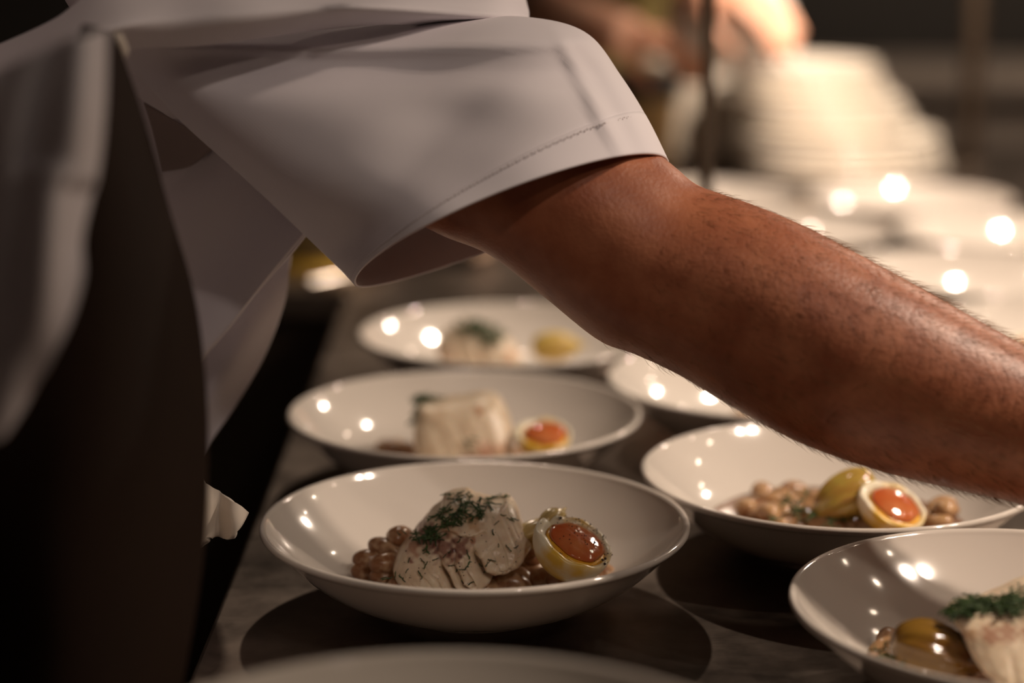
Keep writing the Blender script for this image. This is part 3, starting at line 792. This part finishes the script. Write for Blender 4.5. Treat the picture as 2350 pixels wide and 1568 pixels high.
# ------------------------------------------------------------------ long utensil and yellow tub beyond the left row
u0 = PZ(712, 652, TZ + .010); u1 = PZ(1010, 590, TZ + .010)
ut = empty('ladle', u0, 'long steel ladle with a rounded handle end lying on the worktop beyond the left bowls', 'ladle')
v, f = tube_vf([u0 - (u1 - u0) * .02, u0, u0.lerp(u1, .5), u1], [.0030, .0052, .0045, .004], 16)
child_world(ut, link_mesh('handle', v, f, mat('polished_steel', (.75, .68, .60), .25, metal=1), None, u0))
hv, hf = lathe_vf(smooth_profile([(0, 0), (.02, .002), (.035, .012), (.040, .028), (.0385, .028), (.033, .013), (.019, .004), (0, .002)], 2), 40, u1.x + .03, u1.y + .03, TZ)
child_world(ut, link_mesh('ladle_cup', hv, hf, M_STEELP, None, u1))
tubc = PZ(690, 632, TZ)
ty = empty('storage_tub', (tubc.x - .01, tubc.y + .12, TZ), 'yellow round tub at the worktop edge behind the sleeve', 'tub')
tv, tf = lathe_vf(smooth_profile([(0, 0), (.075, 0), (.080, .002), (.081, .008), (.082, .012)], 2), 64, tubc.x - .01, tubc.y + .10, TZ)
child_world(ty, link_mesh('base_band', tv, tf, M_YELLOW, None, (tubc.x - .01, tubc.y + .10, TZ)))
tv, tf = lathe_vf([(0, .012), (.082, .012), (.084, .10), (.086, .102), (.086, .106), (0, .107)], 64, tubc.x - .01, tubc.y + .10, TZ)
child_world(ty, link_mesh('tub_body', tv, tf, mat('olive_plastic', (.16, .11, .03), .4), None, (tubc.x - .01, tubc.y + .10, TZ)))
oc = PY(1470, 290, 2.72)
oc = empty('measuring_jug', (oc.x, 2.72, TZ), 'tall ochre container standing under the raised hands', 'container')
tv, tf = lathe_vf([(0, 0), (.040, 0), (.044, .07), (.050, .15), (.052, .155), (.046, .155), (.042, .02), (0, .02)], 48, oc.location.x, 2.72, TZ)
child_world(oc, link_mesh('jug_body', tv, tf, M_OCHRE, None, oc.location))
tv, tf = lathe_vf([(.0505, .130), (.054, .130), (.054, .162), (.0505, .162), (.0505, .130)], 48, oc.location.x, 2.72, TZ)
child_world(oc, link_mesh('jug_collar', tv, tf, M_BLACK, None, oc.location))

# ------------------------------------------------------------------ people
def blob(c, r, n=20, m=12):
    V = []; Fc = []
    for j in range(m + 1):
        t = -PI / 2 + PI * j / m
        for i in range(n):
            a = 2 * PI * i / n
            V.append((c[0] + r[0] * math.cos(t) * math.cos(a), c[1] + r[1] * math.cos(t) * math.sin(a), c[2] + r[2] * math.sin(t)))
    for j in range(m):
        for i in range(n): k = (i + 1) % n; Fc.append((j * n + i, j * n + k, (j + 1) * n + k, (j + 1) * n + i))
    return V, Fc
def limb(pts, rads, n=20):
    k = max(12, len(pts) * 6); q = catmull([(*p, r) for p, r in zip(pts, rads)], k)
    return tube_vf([a[:3] for a in q], [a[3] for a in q], n)
def remeshed(name, parts, material, voxel, loc, smooth_it=4):
    v, f = merge(parts)
    tmp = link_mesh(name + '_tmp', v, f)
    for p in tmp.data.polygons: pass
    r = tmp.modifiers.new('r', 'REMESH'); r.mode = 'VOXEL'; r.voxel_size = voxel
    s = tmp.modifiers.new('s', 'SMOOTH'); s.iterations = smooth_it; s.factor = .5
    dg = bpy.context.evaluated_depsgraph_get(); me = bpy.data.meshes.new_from_object(tmp.evaluated_get(dg))
    bpy.data.objects.remove(tmp)
    me.transform(Matrix.Translation(-Vector(loc)))
    me.materials.clear(); me.materials.append(material)
    for p in me.polygons: p.use_smooth = True
    me.name = name
    o = bpy.data.objects.new(name, me); col.objects.link(o); o.location = loc
    return o
def hand_parts(wrist, direc, palm_dn, scale=1.0, curl=.5, thumb_side=1):
    """palm slab with five separately bent fingers; direc = wrist to knuckles, palm_dn = palm normal"""
    d = Vector(direc).normalized(); pn = Vector(palm_dn); pn = (pn - d * pn.dot(d)).normalized(); s = d.cross(pn) * thumb_side
    wrist = Vector(wrist); out = []
    L = .095 * scale
    for j, o_ in enumerate((-.030, -.010, .010, .030)):
        out.append(limb([wrist + s * o_ * .5 * scale, wrist + d * L * .5 + s * o_ * .9 * scale, wrist + d * L + s * o_ * scale], [.016 * scale, .0145 * scale, .0105 * scale], 12))
    for j, (o_, fl) in enumerate(((-.031, .060), (-.0105, .076), (.0105, .082), (.031, .073))):
        p = wrist + d * L * .97 + s * o_ * scale; a = .15; pts = [p]; 
        for seg in (.45, .32, .23):
            a += curl * (1 + .15 * j); dirn = d * math.cos(a) + pn * math.sin(a); p = p + dirn * fl * scale * seg; pts.append(p)
        out.append(limb(pts, [.0092 * scale, .0088 * scale, .0080 * scale, .0062 * scale], 12))
        out.append(blob(pts[-1], (.0064 * scale,) * 3, 10, 8))
    t0 = wrist + d * .022 * scale + s * .026 * scale
    t1 = t0 + (d * .6 + s * .55 + pn * .35).normalized() * .042 * scale
    t2 = t1 + (d * .8 + s * .1 + pn * .5).normalized() * .032 * scale; t3 = t2 + (d * .8 - s * .1 + pn * .5).normalized() * .024 * scale
    out.append(limb([t0, t1, t2, t3], [.016 * scale, .0115 * scale, .0098 * scale, .0075 * scale], 12))
    out.append(blob(t3, (.0076 * scale,) * 3, 10, 8))
    return out
def face_parts(c, R, fwd):
    """head with brow, nose, lips, chin, ears; c centre, fwd direction of the face"""
    c = Vector(c); f = Vector(fwd).normalized(); s = f.cross(Vector((0, 0, 1))).normalized(); u = s.cross(f)
    out = []
    def e(off, r):
        p = c + f * off[0] + s * off[1] + u * off[2]; out.append(blob(p, (r,) * 3, 14, 10))
    V, Fc = blob((0, 0, 0), (.098, .078, .118), 28, 18)
    out.append(([c + f * v[0] + s * v[1] + u * v[2] for v in V], Fc))
    out.append(limb([c + f * .03 - u * .05, c + f * .062 - u * .092], [.052, .032]))
    out.append(limb([c + f * .094 + u * .02, c + f * .110 - u * .022], [.008, .014]))
    for sg in (-1, 1):
        out.append(limb([c + f * .088 + s * sg * .016 + u * .028, c + f * .080 + s * sg * .045 + u * .030], [.008, .008]))
        e((.082, sg * .031, .010), .012); e((.0, sg * .080, -.005), .020); e((-.008, sg * .084, .012), .016)
    out.append(limb([c + f * .090 - s * .022 - u * .050, c + f * .097 - u * .049, c + f * .090 + s * .022 - u * .050], [.005, .008, .005]))
    return out

chef = empty('person', (-.42, .95, 0), 'person in white short-sleeved jacket and dark apron leaning over, arm stretched across the bowls', 'person')
# --- the outstretched arm, section by section: (upper px, lower px, depth)
ARM = [((440, 75), (390, 170), 1.09), ((720, 120), (640, 300), 1.09), ((1010, 170), (860, 455), 1.09), ((1240, 225), (1010, 540), 1.075), ((1440, 310), (1120, 584), 1.065), ((1538, 374), (1240, 676), 1.06), ((1592, 421), (1372, 782), 1.055),
       ((1652, 444), (1452, 812), 1.05), ((1742, 475), (1562, 864), 1.045), ((1852, 522), (1692, 942), 1.04), ((1982, 590), (1842, 1020), 1.035), ((2122, 666), (2012, 1080), 1.03),
       ((2262, 745), (2172, 1120), 1.025), ((2402, 820), (2332, 1156), 1.02), ((2562, 908), (2510, 1202), 1.015), ((2720, 1000), (2680, 1245), 1.01), ((2820, 1060), (2785, 1275), 1.01)]
AS = catmull([(a[0], a[1], b[0], b[1], D) for a, b, D in ARM], 110)
NA = 40
armV = []; armF = []; ARMSEC = []
for (ux, uy, lx, ly, D) in AS:
    D += .022
    U = P(ux, uy, D); Lw = P(lx, ly, D); c = (U + Lw) / 2; h = (U - Lw) / 2; dep = FWD * (h.length * .92)
    ARMSEC.append((c, h, dep))
    for k in range(NA):
        a = 2 * PI * k / NA; armV.append(c + h * math.cos(a) + dep * math.sin(a))
for i in range(len(AS) - 1):
    for k in range(NA): j = (k + 1) % NA; armF.append((i * NA + k, i * NA + j, (i + 1) * NA + j, (i + 1) * NA + k))
armF.append(tuple(range(NA))); armF.append(tuple((len(AS) - 1) * NA + k for k in range(NA)))
wr = P(2775, 1150, 1.032)
sh = P(430, 125, 1.112)
parts = [(armV, armF)]
parts += hand_parts(wr, (.97, .08, -.10), (-.1, 0, -1), 1.0, .22, 1)
parts += [limb([(-.47, .95, .93), (-.45, .95, 1.10), (-.41, .96, 1.26), (-.36, .97, 1.37)], [.140, .125, .120, .09]),
          limb([(-.40, .80, 1.37), (-.34, .97, 1.40), (-.25, 1.10, 1.390), sh], [.065, .070, .050, .026]),
          limb([(-.35, .97, 1.38), (-.28, .98, 1.47), (-.22, .98, 1.53)], [.070, .058, .055]),
          limb([(-.47, .86, .92), (-.45, .84, .50), (-.47, .84, .10)], [.095, .066, .045]),
          limb([(-.47, 1.05, .92), (-.45, 1.07, .50), (-.47, 1.07, .10)], [.095, .066, .045]),
          limb([(-.48, .84, .06), (-.36, .83, .035)], [.045, .033]), limb([(-.48, 1.07, .06), (-.36, 1.08, .035)], [.045, .033]),
          limb([(-.40, .80, 1.36), (-.52, .70, 1.16), (-.50, .68, .98)], [.060, .048, .045]), limb([(-.50, .68, .98), (-.50, .72, .86), (-.49, .74, .76)], [.044, .036, .027])]
parts += hand_parts((-.49, .74, .76), (0, .2, -1), (1, 0, 0), 1, .3, 1)
parts += face_parts((-.16, .99, 1.60), .1, (.8, .1, -.6))
body = remeshed('body', parts, M_SKIN, .0045, (-.42, .95, 0), 3); child_world(chef, body)
hv, hf = blob((0, 0, 0), (.112, .090, .118), 28, 18)
fw = Vector((.8, .1, -.6)).normalized(); ss = fw.cross(Vector((0, 0, 1))).normalized(); uu = ss.cross(fw)
hc = Vector((-.16, .99, 1.60)) - fw * .022 + uu * .016
child_world(chef, link_mesh('hair', [hc + fw * v[0] + ss * v[1] + uu * v[2] for v in hv], hf, M_HEADHAIR, None, hc))

# arm hair: short strands, one object nobody could count
hp = []
rnd = random.Random(3)
HV = []; HF = []
for _ in range(9000):
    i = 40 + (len(AS) - 54) * rnd.random() ** .8
    if rnd.random() > (i - 36) / 26: continue
    i = min(i, len(AS) - 15); a = rnd.uniform(0, 2 * PI); i0 = int(i)
    c, h, dep = ARMSEC[i0]; c2, h2, dep2 = ARMSEC[i0 + 1]; fr = i - i0
    c = c.lerp(c2, fr); h = h.lerp(h2, fr); dep = dep.lerp(dep2, fr)
    nrm = (h * math.cos(a) + dep * math.sin(a)); p = c + nrm * .975; nn = nrm.normalized(); tg = (ARMSEC[i0 + 1][0] - ARMSEC[i0][0]).normalized()
    sd = nn.cross(tg)
    d = (tg * rnd.uniform(.7, 1.2) + nn * rnd.uniform(.25, .6) + sd * rnd.uniform(-.5, .5)).normalized()
    ln = rnd.uniform(.005, .013); q0 = p; q1 = p + d * ln * .5; q2 = q1 + (d + tg * .3 - nn * .25).normalized() * ln * .5
    r = .00008
    b = len(HV)
    w1 = d.cross(nn).normalized() * r; w2 = w1.cross(d).normalized() * r
    for q, k in ((q0, 1), (q1, .9)):
        HV += [q + w1 * k, q - w1 * .5 * k + w2 * .87 * k, q - w1 * .5 * k - w2 * .87 * k]
    HV.append(q2)
    HF += [(b, b + 1, b + 4, b + 3), (b + 1, b + 2, b + 5, b + 4), (b + 2, b, b + 3, b + 5), (b + 3, b + 4, b + 6), (b + 4, b + 5, b + 6), (b + 5, b + 3, b + 6)]
me = bpy.data.meshes.new('arm_hair'); me.from_pydata([v - ARMSEC[60][0] for v in HV], [], HF); me.materials.append(M_HAIR)
ah = bpy.data.objects.new('arm_hair', me); col.objects.link(ah); ah.location = ARMSEC[60][0]; child_world(chef, ah); ah['kind'] = 'stuff'

# --- sleeve
# rings: top px, bottom px, depth, half depth, near bow px, far bow px
SL = [((150, 30), (170, 150), 1.09, .050, 0, 0), ((330, 52), (300, 165), 1.10, .062, 0, 0), ((560, 62), (430, 290), 1.11, .070, 0, 0), ((820, 60), (570, 415), 1.115, .076, 0, 0), ((1030, 42), (690, 528), 1.115, .080, 0, 0),
      ((1215, 42), (750, 586), 1.113, .082, 4, 6), ((1345, 78), (785, 620), 1.108, .083, 22, 18), ((1425, 178), (800, 636), 1.104, .083, 46, 28), ((1485, 275), (810, 646), 1.10, .083, 62, 36), ((1532, 370), (816, 653), 1.097, .083, 76, 42)]
SR = catmull([(a[0], a[1], b[0], b[1], D, r, n_, f_) for a, b, D, r, n_, f_ in SL], 90)
NS = 120
def sleeve_pt(i, k, infl=0):
    tx, ty_, bx_, by_, D, r, nb, fb = SR[i]
    a = 2 * PI * k / NS
    t = i / (len(SR) - 1)
    mx, my = (tx + bx_) / 2, (ty_ + by_) / 2; hx, hy = (tx - bx_) / 2, (ty_ - by_) / 2
    hl = math.hypot(hx, hy); pxn, pyn = hy / hl, -hx / hl        # perpendicular, up-left for the near side
    s = math.sin(a); bow = nb * s if s > 0 else fb * s
    px = mx + hx * math.cos(a) + pxn * bow; py = my + hy * math.cos(a) + pyn * bow
    ss_ = math.copysign(abs(s) ** .8, s)
    dd = D - (r + infl) * ss_
    # folds on the near side (image-space positions chosen once, real relief in depth)
    if s > 0:
        f = 0
        u_ = (px * .90 + py * .42)   # along
        f += .010 * math.exp(-((py - (112 + (px - 800) ** 2 * 6e-5 * -1)) / 16) ** 2) * (px > 250)
        f += -.012 * math.exp(-((py - (150 + (px - 300) * .02)) / 40) ** 2)
        f += .016 * math.exp(-((py - (440 + (px - 800) * .30)) / 100) ** 2) * math.exp(-((px - 850) / 330) ** 2)
        f += -.007 * math.exp(-((py - (235 + (px - 950) * .28)) / 75) ** 2) * math.exp(-((px - 900) / 520) ** 2)
        f += .010 * math.exp(-(((px - 1290) - (py - 100) * .52) / 16) ** 2) * math.exp(-((py - 220) / 130) ** 2)
        f += -.008 * math.exp(-(((px - 1330) - (py - 100) * .52) / 26) ** 2) * math.exp(-((py - 240) / 130) ** 2)
        f += .002 * math.exp(-((py - (195 + (px - 1100) * .10)) / 22) ** 2) * math.exp(-((px - 1180) / 130) ** 2)
        f += -.010 * math.exp(-(((px - 790) + (py - 560) * .9) / 45) ** 2) * math.exp(-((py - 575) / 60) ** 2)
        f += .004 * math.sin(u_ * .018 + 1) * math.sin(py * .014)
        dd -= f * .62 * min(1, s * 1.6)
    return P(px, py, dd)
SV = [sleeve_pt(i, k) for i in range(len(SR)) for k in range(NS)]
SF = []
for i in range(len(SR) - 1):
    for k in range(NS): j = (k + 1) % NS; SF.append((i * NS + k, i * NS + j, (i + 1) * NS + j, (i + 1) * NS + k))
slo = link_mesh('left_sleeve', SV, SF, M_WHITECLOTH, None, P(900, 300, 1.08)); slo.name = 'jacket_sleeve'
solidify(slo, .0012, 0); child_world(chef, slo)
# hem band: a second layer over the last rows
HI0 = 78
HVs = []; 
for i in range(HI0, len(SR)):
    for k in range(NS): HVs.append(sleeve_pt(i, k, .0016))
nrow = len(SR) - HI0
HFs = [(i * NS + k, i * NS + (k + 1) % NS, (i + 1) * NS + (k + 1) % NS, (i + 1) * NS + k) for i in range(nrow - 1) for k in range(NS)]
hem = link_mesh('sleeve_hem', HVs, HFs, M_HEM, None, P(1200, 420, 1.0)); solidify(hem, .0014, 0); 
hem.parent = slo; hem.matrix_parent_inverse = (Matrix.Translation(slo.location)).inverted()
st = []
for k in range(3, NS):
    kk = k / 2; q = sleeve_pt(HI0 + 1, kk, .0034); q2 = sleeve_pt(HI0 + 1, kk + .30, .0034)
    if k % 2: q2 = q2.lerp(sleeve_pt(HI0 + 2, kk + .3, .0034), .45)
    st.append(tube_vf([q, q2], .00032, 5))
v, f = merge(st); sto = link_mesh('stitching', v, f, M_THREAD, None, P(1200, 400, 1.0)); sto.parent = slo; sto.matrix_parent_inverse = (Matrix.Translation(slo.location)).inverted()

# --- garment sheets: rows of (px, py, depth), lofted and thickened
def sheet(name, rows, material, nu=40, nv=40, t=.0015, folds=None, parent=chef, loc=None):
    R_ = [catmull(r, nu) for r in rows]
    grid = []
    colsn = [catmull([R_[i][j] for i in range(len(R_))], nv) for j in range(nu)]
    V = []
    for j in range(nu):
        for i in range(nv):
            px, py, D = colsn[j][i]
            if folds: D += folds(px, py, j / (nu - 1), i / (nv - 1))
            V.append(P(px, py, D))
    Fc = [(j * nv + i, (j + 1) * nv + i, (j + 1) * nv + i + 1, j * nv + i + 1) for j in range(nu - 1) for i in range(nv - 1)]
    o = link_mesh(name, V, Fc, material, None, V[len(V) // 2]); solidify(o, t, 0)
    child_world(parent, o); return o
# jacket torso wrapped round the body
jr = []
JP = [((-.46, .95, .80), .185, .200), ((-.45, .95, .95), .172, .192), ((-.445, .96, 1.10), .150, .170), ((-.41, .98, 1.24), .135, .150), ((-.37, .99, 1.36), .110, .150), ((-.33, .98, 1.44), .085, .10)]
JV = []; JF = []; JS = catmull([(*p, a, b) for p, a, b in JP], 40)
for (x, y, z, a, b) in JS:
    for k in range(64):
        t = 2 * PI * k / 64; w_ = 1 + .02 * math.sin(7 * t + z * 9) + .012 * math.sin(13 * t - z * 20)
        JV.append((x + a * w_ * math.cos(t), y + b * w_ * math.sin(t), z))
for i in range(len(JS) - 1):
    for k in range(64): j = (k + 1) % 64; JF.append((i * 64 + k, i * 64 + j, (i + 1) * 64 + j, (i + 1) * 64 + k))
jk = link_mesh('jacket', JV, JF, M_WHITECLOTH, None, (-.42, .95, .8)); solidify(jk, .002, 1); child_world(chef, jk)
# far front panel under the sleeve, and the tail hanging below it
sheet('jacket_front', [[(230, 60, 1.17), (420, 120, 1.165), (640, 300, 1.16), (760, 440, 1.16)], [(240, 200, 1.17), (420, 260, 1.16), (620, 400, 1.15), (740, 490, 1.15)], [(260, 420, 1.17), (420, 440, 1.155), (600, 490, 1.145), (702, 532, 1.14)],
      [(280, 620, 1.17), (400, 620, 1.16), (520, 620, 1.15), (628, 620, 1.145)], [(300, 820, 1.18), (370, 790, 1.17), (460, 770, 1.16), (530, 742, 1.155)], [(300, 1000, 1.19), (340, 960, 1.18), (400, 900, 1.17), (468, 812, 1.165)]],
      M_WHITECLOTH, 60, 60, .0018, folds=lambda px, py, u, v: -.006 * math.exp(-(((px - 700) * .77 + (py - 530) * .64 * 1.0 - 0) / 400) ** 2) * math.sin((px + py) * .016) - .006 * math.exp(-((py - (395 - (px - 380) * .45)) / 18) ** 2) * (1 if px < 560 else 0))
# rolled edge of the front panel
v, f = tube_vf([P(*q) for q in catmull([(702, 532, 1.139), (668, 575, 1.141), (625, 622, 1.143), (575, 680, 1.149), (528, 742, 1.153), (466, 814, 1.163), (440, 850, 1.17)], 30)], .0017, 8)
child_world(chef, link_mesh('jacket_edge', v, f, M_HEM, None, P(600, 650, 1.145)))
sheet('jacket_tail', [[(420, 500, 1.23), (520, 540, 1.23), (610, 570, 1.225), (668, 585, 1.22)], [(420, 640, 1.23), (500, 650, 1.215), (580, 660, 1.21), (652, 690, 1.22)], [(400, 780, 1.235), (470, 780, 1.21), (540, 780, 1.205), (604, 820, 1.22)],
      [(400, 900, 1.24), (450, 890, 1.22), (500, 880, 1.215), (545, 925, 1.225)], [(400, 1000, 1.245), (430, 1000, 1.235), (460, 1000, 1.23), (482, 1015, 1.23)], [(390, 1090, 1.25), (420, 1080, 1.24), (440, 1065, 1.24), (455, 1060, 1.24)]],
      M_WHITECLOTH, 50, 50, .0018, folds=lambda px, py, u, v: .007 * math.sin(px * .045 + py * .030) * math.sin(v * PI))
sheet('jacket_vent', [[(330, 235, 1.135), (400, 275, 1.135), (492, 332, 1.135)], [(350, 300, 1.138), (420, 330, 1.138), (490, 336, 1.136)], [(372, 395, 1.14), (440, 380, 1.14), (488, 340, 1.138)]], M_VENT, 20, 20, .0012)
# towel corner tucked at the waist
sheet('tucked_towel', [[(300, 1040, .99), (440, 1080, 1.08), (478, 1118, 1.09), (520, 1140, 1.085), (566, 1178, 1.08)], [(300, 1110, .99), (440, 1130, 1.08), (480, 1150, 1.085), (515, 1170, 1.08), (550, 1208, 1.078)], [(300, 1180, .99), (438, 1180, 1.08), (478, 1190, 1.085), (505, 1205, 1.08), (530, 1238, 1.08)], [(300, 1280, .99), (432, 1262, 1.08), (462, 1255, 1.09), (480, 1236, 1.085), (498, 1218, 1.083)]],
      M_TOWEL, 30, 30, .003, folds=lambda px, py, u, v: .006 * math.sin(px * .09))
# apron
sheet('apron', [[(190, 60, .90), (225, 66, .90), (248, 74, .91), (262, 88, .93)], [(110, 250, .86), (180, 250, .85), (250, 240, .87), (318, 250, .93)], [(20, 480, .84), (150, 480, .82), (290, 470, .85), (384, 480, .93)],
      [(-120, 720, .82), (60, 720, .80), (290, 700, .83), (446, 700, .92)], [(-200, 1000, .82), (0, 1000, .79), (280, 1000, .82), (472, 960, .91)], [(-220, 1280, .82), (0, 1280, .79), (260, 1280, .82), (464, 1260, .91)],
      [(-220, 1520, .82), (0, 1520, .80), (230, 1520, .82), (424, 1520, .90)], [(-220, 1800, .83), (0, 1800, .81), (200, 1800, .83), (370, 1760, .90)]],
      M_APRON, 60, 70, .0022, folds=lambda px, py, u, v: .006 * math.sin(px * .014 + py * .002) * min(1, v * 3))
v, f = tube_vf([P(*q) for q in catmull([(262, 82, .925), (274, 100, .93), (284, 128, .935)], 8)], [.002, .003, .0035, .003, .0032, .003, .003, .0015], 8)
child_world(chef, link_mesh('apron_knot', v, f, M_TOWEL, None, P(270, 100, .93)))
# near side of the jacket, hanging open before the apron
sheet('jacket_side', [[(-220, 260, .88), (-60, 190, .80), (120, 110, .775), (243, 66, .80)], [(-220, 400, .88), (-60, 330, .79), (110, 270, .760), (238, 240, .785)], [(-220, 560, .88), (-60, 500, .79), (90, 440, .755), (222, 396, .785)],
      [(-220, 640, .88), (-60, 600, .79), (80, 560, .75), (186, 545, .775)], [(-220, 760, .88), (-80, 740, .79), (50, 700, .75), (188, 650, .77)], [(-240, 900, .88), (-110, 880, .79), (10, 840, .755), (120, 820, .765)], [(-260, 1060, .88), (-150, 1060, .80), (-60, 1040, .77), (10, 1000, .77)]],
      M_WHITECLOTH, 60, 60, .0018, folds=lambda px, py, u, v: -.014 * math.exp(-((px - 190) / 45) ** 2) * (py < 420) - .012 * math.exp(-((px - (110 + (py - 600) * .05)) / 55) ** 2) * (py > 380) + .010 * math.exp(-((px - 60) / 60) ** 2) + .004 * math.sin(px * .05 + py * .01))
# shoulder of the jacket above the sleeve
sheet('jacket_shoulder', [[(-60, 130, 1.02), (120, 50, 1.0), (300, -60, 1.02), (700, -90, 1.08), (1150, -80, 1.16), (1190, -60, 1.20)], [(0, 180, .98), (200, 75, .965), (420, 15, .99), (800, -10, 1.04), (1130, -20, 1.12), (1204, 0, 1.17)],
      [(40, 210, .99), (230, 85, .97), (450, 60, .99), (830, 18, 1.03), (1100, 30, 1.09), (1212, 36, 1.15)], [(100, 230, 1.03), (260, 120, 1.0), (480, 100, 1.02), (840, 55, 1.06), (1080, 62, 1.11), (1200, 60, 1.16)]],
      M_WHITECLOTH, 60, 40, .0018, folds=lambda px, py, u, v: -.006 * math.exp(-((py - (18 + (px - 830) * .068)) / 10) ** 2) * (px > 780) + .004 * math.sin(px * .02))
# shoulders of the jacket and the sleeve of the other arm
v, f = limb([(-.42, .80, 1.37), (-.36, .97, 1.40), (-.26, 1.09, 1.392)], [.085, .105, .078], 32)
child_world(chef, link_mesh('jacket_yoke', v, f, M_WHITECLOTH, None, (-.36, .97, 1.40)))
v, f = limb([(-.28, 1.07, 1.395), (-.25, 1.10, 1.388), sh + Vector((-.01, 0, .015)), sh], [.080, .070, .040, .030], 28)
child_world(chef, link_mesh('sleeve_cap', v, f, M_WHITECLOTH, None, (-.25, 1.1, 1.38)))
v, f = limb([(-.41, .80, 1.36), (-.52, .70, 1.17), (-.515, .69, 1.05)], [.085, .070, .072], 28)
child_world(chef, link_mesh('jacket_sleeve', v, f, M_WHITECLOTH, None, (-.52, .70, 1.17)))
# trousers and shoes
TP = []
for y in (.85, 1.06):
    TP.append(limb([(-.47, y, .98), (-.455, y, .50), (-.475, y, .08)], [.130, .092, .075], 28))
TP.append(limb([(-.47, .80, .93), (-.47, 1.11, .93)], [.13, .13], 28))
tr = remeshed('trousers', TP, M_TROUSER, .009, (-.47, .95, .05), 3); child_world(chef, tr)
for y in (.84, 1.07):
    v, f = limb([(-.52, y, .05), (-.44, y, .05), (-.33, y, .035)], [.052, .055, .040], 20)
    child_world(chef, link_mesh('shoe', v, f, M_BLACK, None, (-.44, y, 0)))

# --- second person behind the pass
p2 = empty('person', (.12, 3.45, 0), 'blurred person in olive clothes reaching forward with bare arms behind the rods', 'person')
def P2(px, py, D): return P(px, py, D)
a0 = P2(1120, -20, 2.95); a1 = P2(1260, 30, 2.72); a2 = P2(1370, 62, 2.60); a3 = P2(1450, 84, 2.54)
b0 = P2(1500, -190, 2.95); b1 = P2(1560, -110, 2.75); b2 = P2(1612, -35, 2.50)
tors = Vector((.16, 3.42, 1.2))
parts = [limb([(.12, 3.46, .92), (.12, 3.46, 1.12), (.13, 3.44, 1.32), (.14, 3.42, 1.45)], [.15, .145, .16, .10]),
         limb([(-.08, 3.42, 1.42), (.14, 3.42, 1.46), (.34, 3.42, 1.42)], [.07, .08, .07]), limb([(.14, 3.42, 1.45), (.15, 3.38, 1.58)], [.06, .055]),
         limb([(-.08, 3.42, 1.42), (-.10, 3.25, 1.28), a0, a1, a2, a3], [.065, .052, .046, .040, .033, .027]),
         limb([(.34, 3.42, 1.42), (.30, 3.20, 1.36), b0, b1, b2], [.065, .050, .045, .038, .028]),
         limb([(.04, 3.46, .95), (.05, 3.47, .5), (.04, 3.47, .08)], [.10, .068, .045]), limb([(.21, 3.46, .95), (.20, 3.47, .5), (.21, 3.47, .08)], [.10, .068, .045]),
         limb([(.04, 3.47, .06), (.04, 3.35, .035)], [.045, .033]), limb([(.21, 3.47, .06), (.21, 3.35, .035)], [.045, .033])]
parts += hand_parts(a3, (P2(1560, 112, 2.60) - a3), (0, -.3, -1), .88, .16, 1)
parts += hand_parts(b2, (P2(1700, 0, 2.47) - b2), (0, .3, -1), .92, .22, -1)
parts += face_parts((.16, 3.36, 1.68), .1, (.1, -.85, -.5))
b2o = remeshed('body', parts, M_SKIN2, .006, (.12, 3.45, 0), 3); child_world(p2, b2o)
hc = Vector((.16, 3.40, 1.70)); hv, hf = blob(hc, (.088, .098, .115), 24, 16)
child_world(p2, link_mesh('hair', hv, hf, M_HEADHAIR, None, hc))
V = []; Fc = []
JS2 = catmull([(.12, 3.46, .80, .20, .165), (.12, 3.46, 1.0, .185, .158), (.125, 3.45, 1.2, .19, .16), (.135, 3.44, 1.36, .20, .165), (.14, 3.42, 1.47, .10, .09)], 24)
for (x, y, z, a, b) in JS2:
    for k in range(48): t = 2 * PI * k / 48; w_ = 1 + .02 * math.sin(6 * t + z * 8); V.append((x + a * w_ * math.cos(t), y + b * w_ * math.sin(t), z))
for i in range(len(JS2) - 1):
    for k in range(48): j = (k + 1) % 48; Fc.append((i * 48 + k, i * 48 + j, (i + 1) * 48 + j, (i + 1) * 48 + k))
s2 = link_mesh('shirt', V, Fc, M_OLIVE, None, (.12, 3.45, 1.1)); solidify(s2, .002, 1); child_world(p2, s2)
for nm, q in (('shirt_sleeve', [(-.08, 3.42, 1.42), (-.10, 3.25, 1.28), a0 + Vector((0, .05, .01))]), ('shirt_sleeve', [(.34, 3.42, 1.42), (.30, 3.20, 1.36), b0 + Vector((0, .03, .02))])):
    v, f = limb([Vector(z_) for z_ in q], [.085, .075, .068], 24); child_world(p2, link_mesh(nm, v, f, M_OLIVE, None, q[1]))
TP = [limb([(x, 3.46, .98), (x, 3.47, .50), (x, 3.47, .08)], [.125, .09, .075], 24) for x in (.04, .21)]
t2 = remeshed('trousers', TP, M_TROUSER, .01, (.12, 3.46, .05), 3); child_world(p2, t2)
# cream bowl held up by that person
hb = copy_thing(bowl0); c = P(1722, -45, 2.53); hb.location = c; hb.rotation_euler = (math.radians(-150), math.radians(16), 0); hb.scale = (.74, .74, 1.5)
tag(hb, 'cream bowl held tilted in the raised hand behind the rod', 'bowl', 'white bowls set out on the worktop')
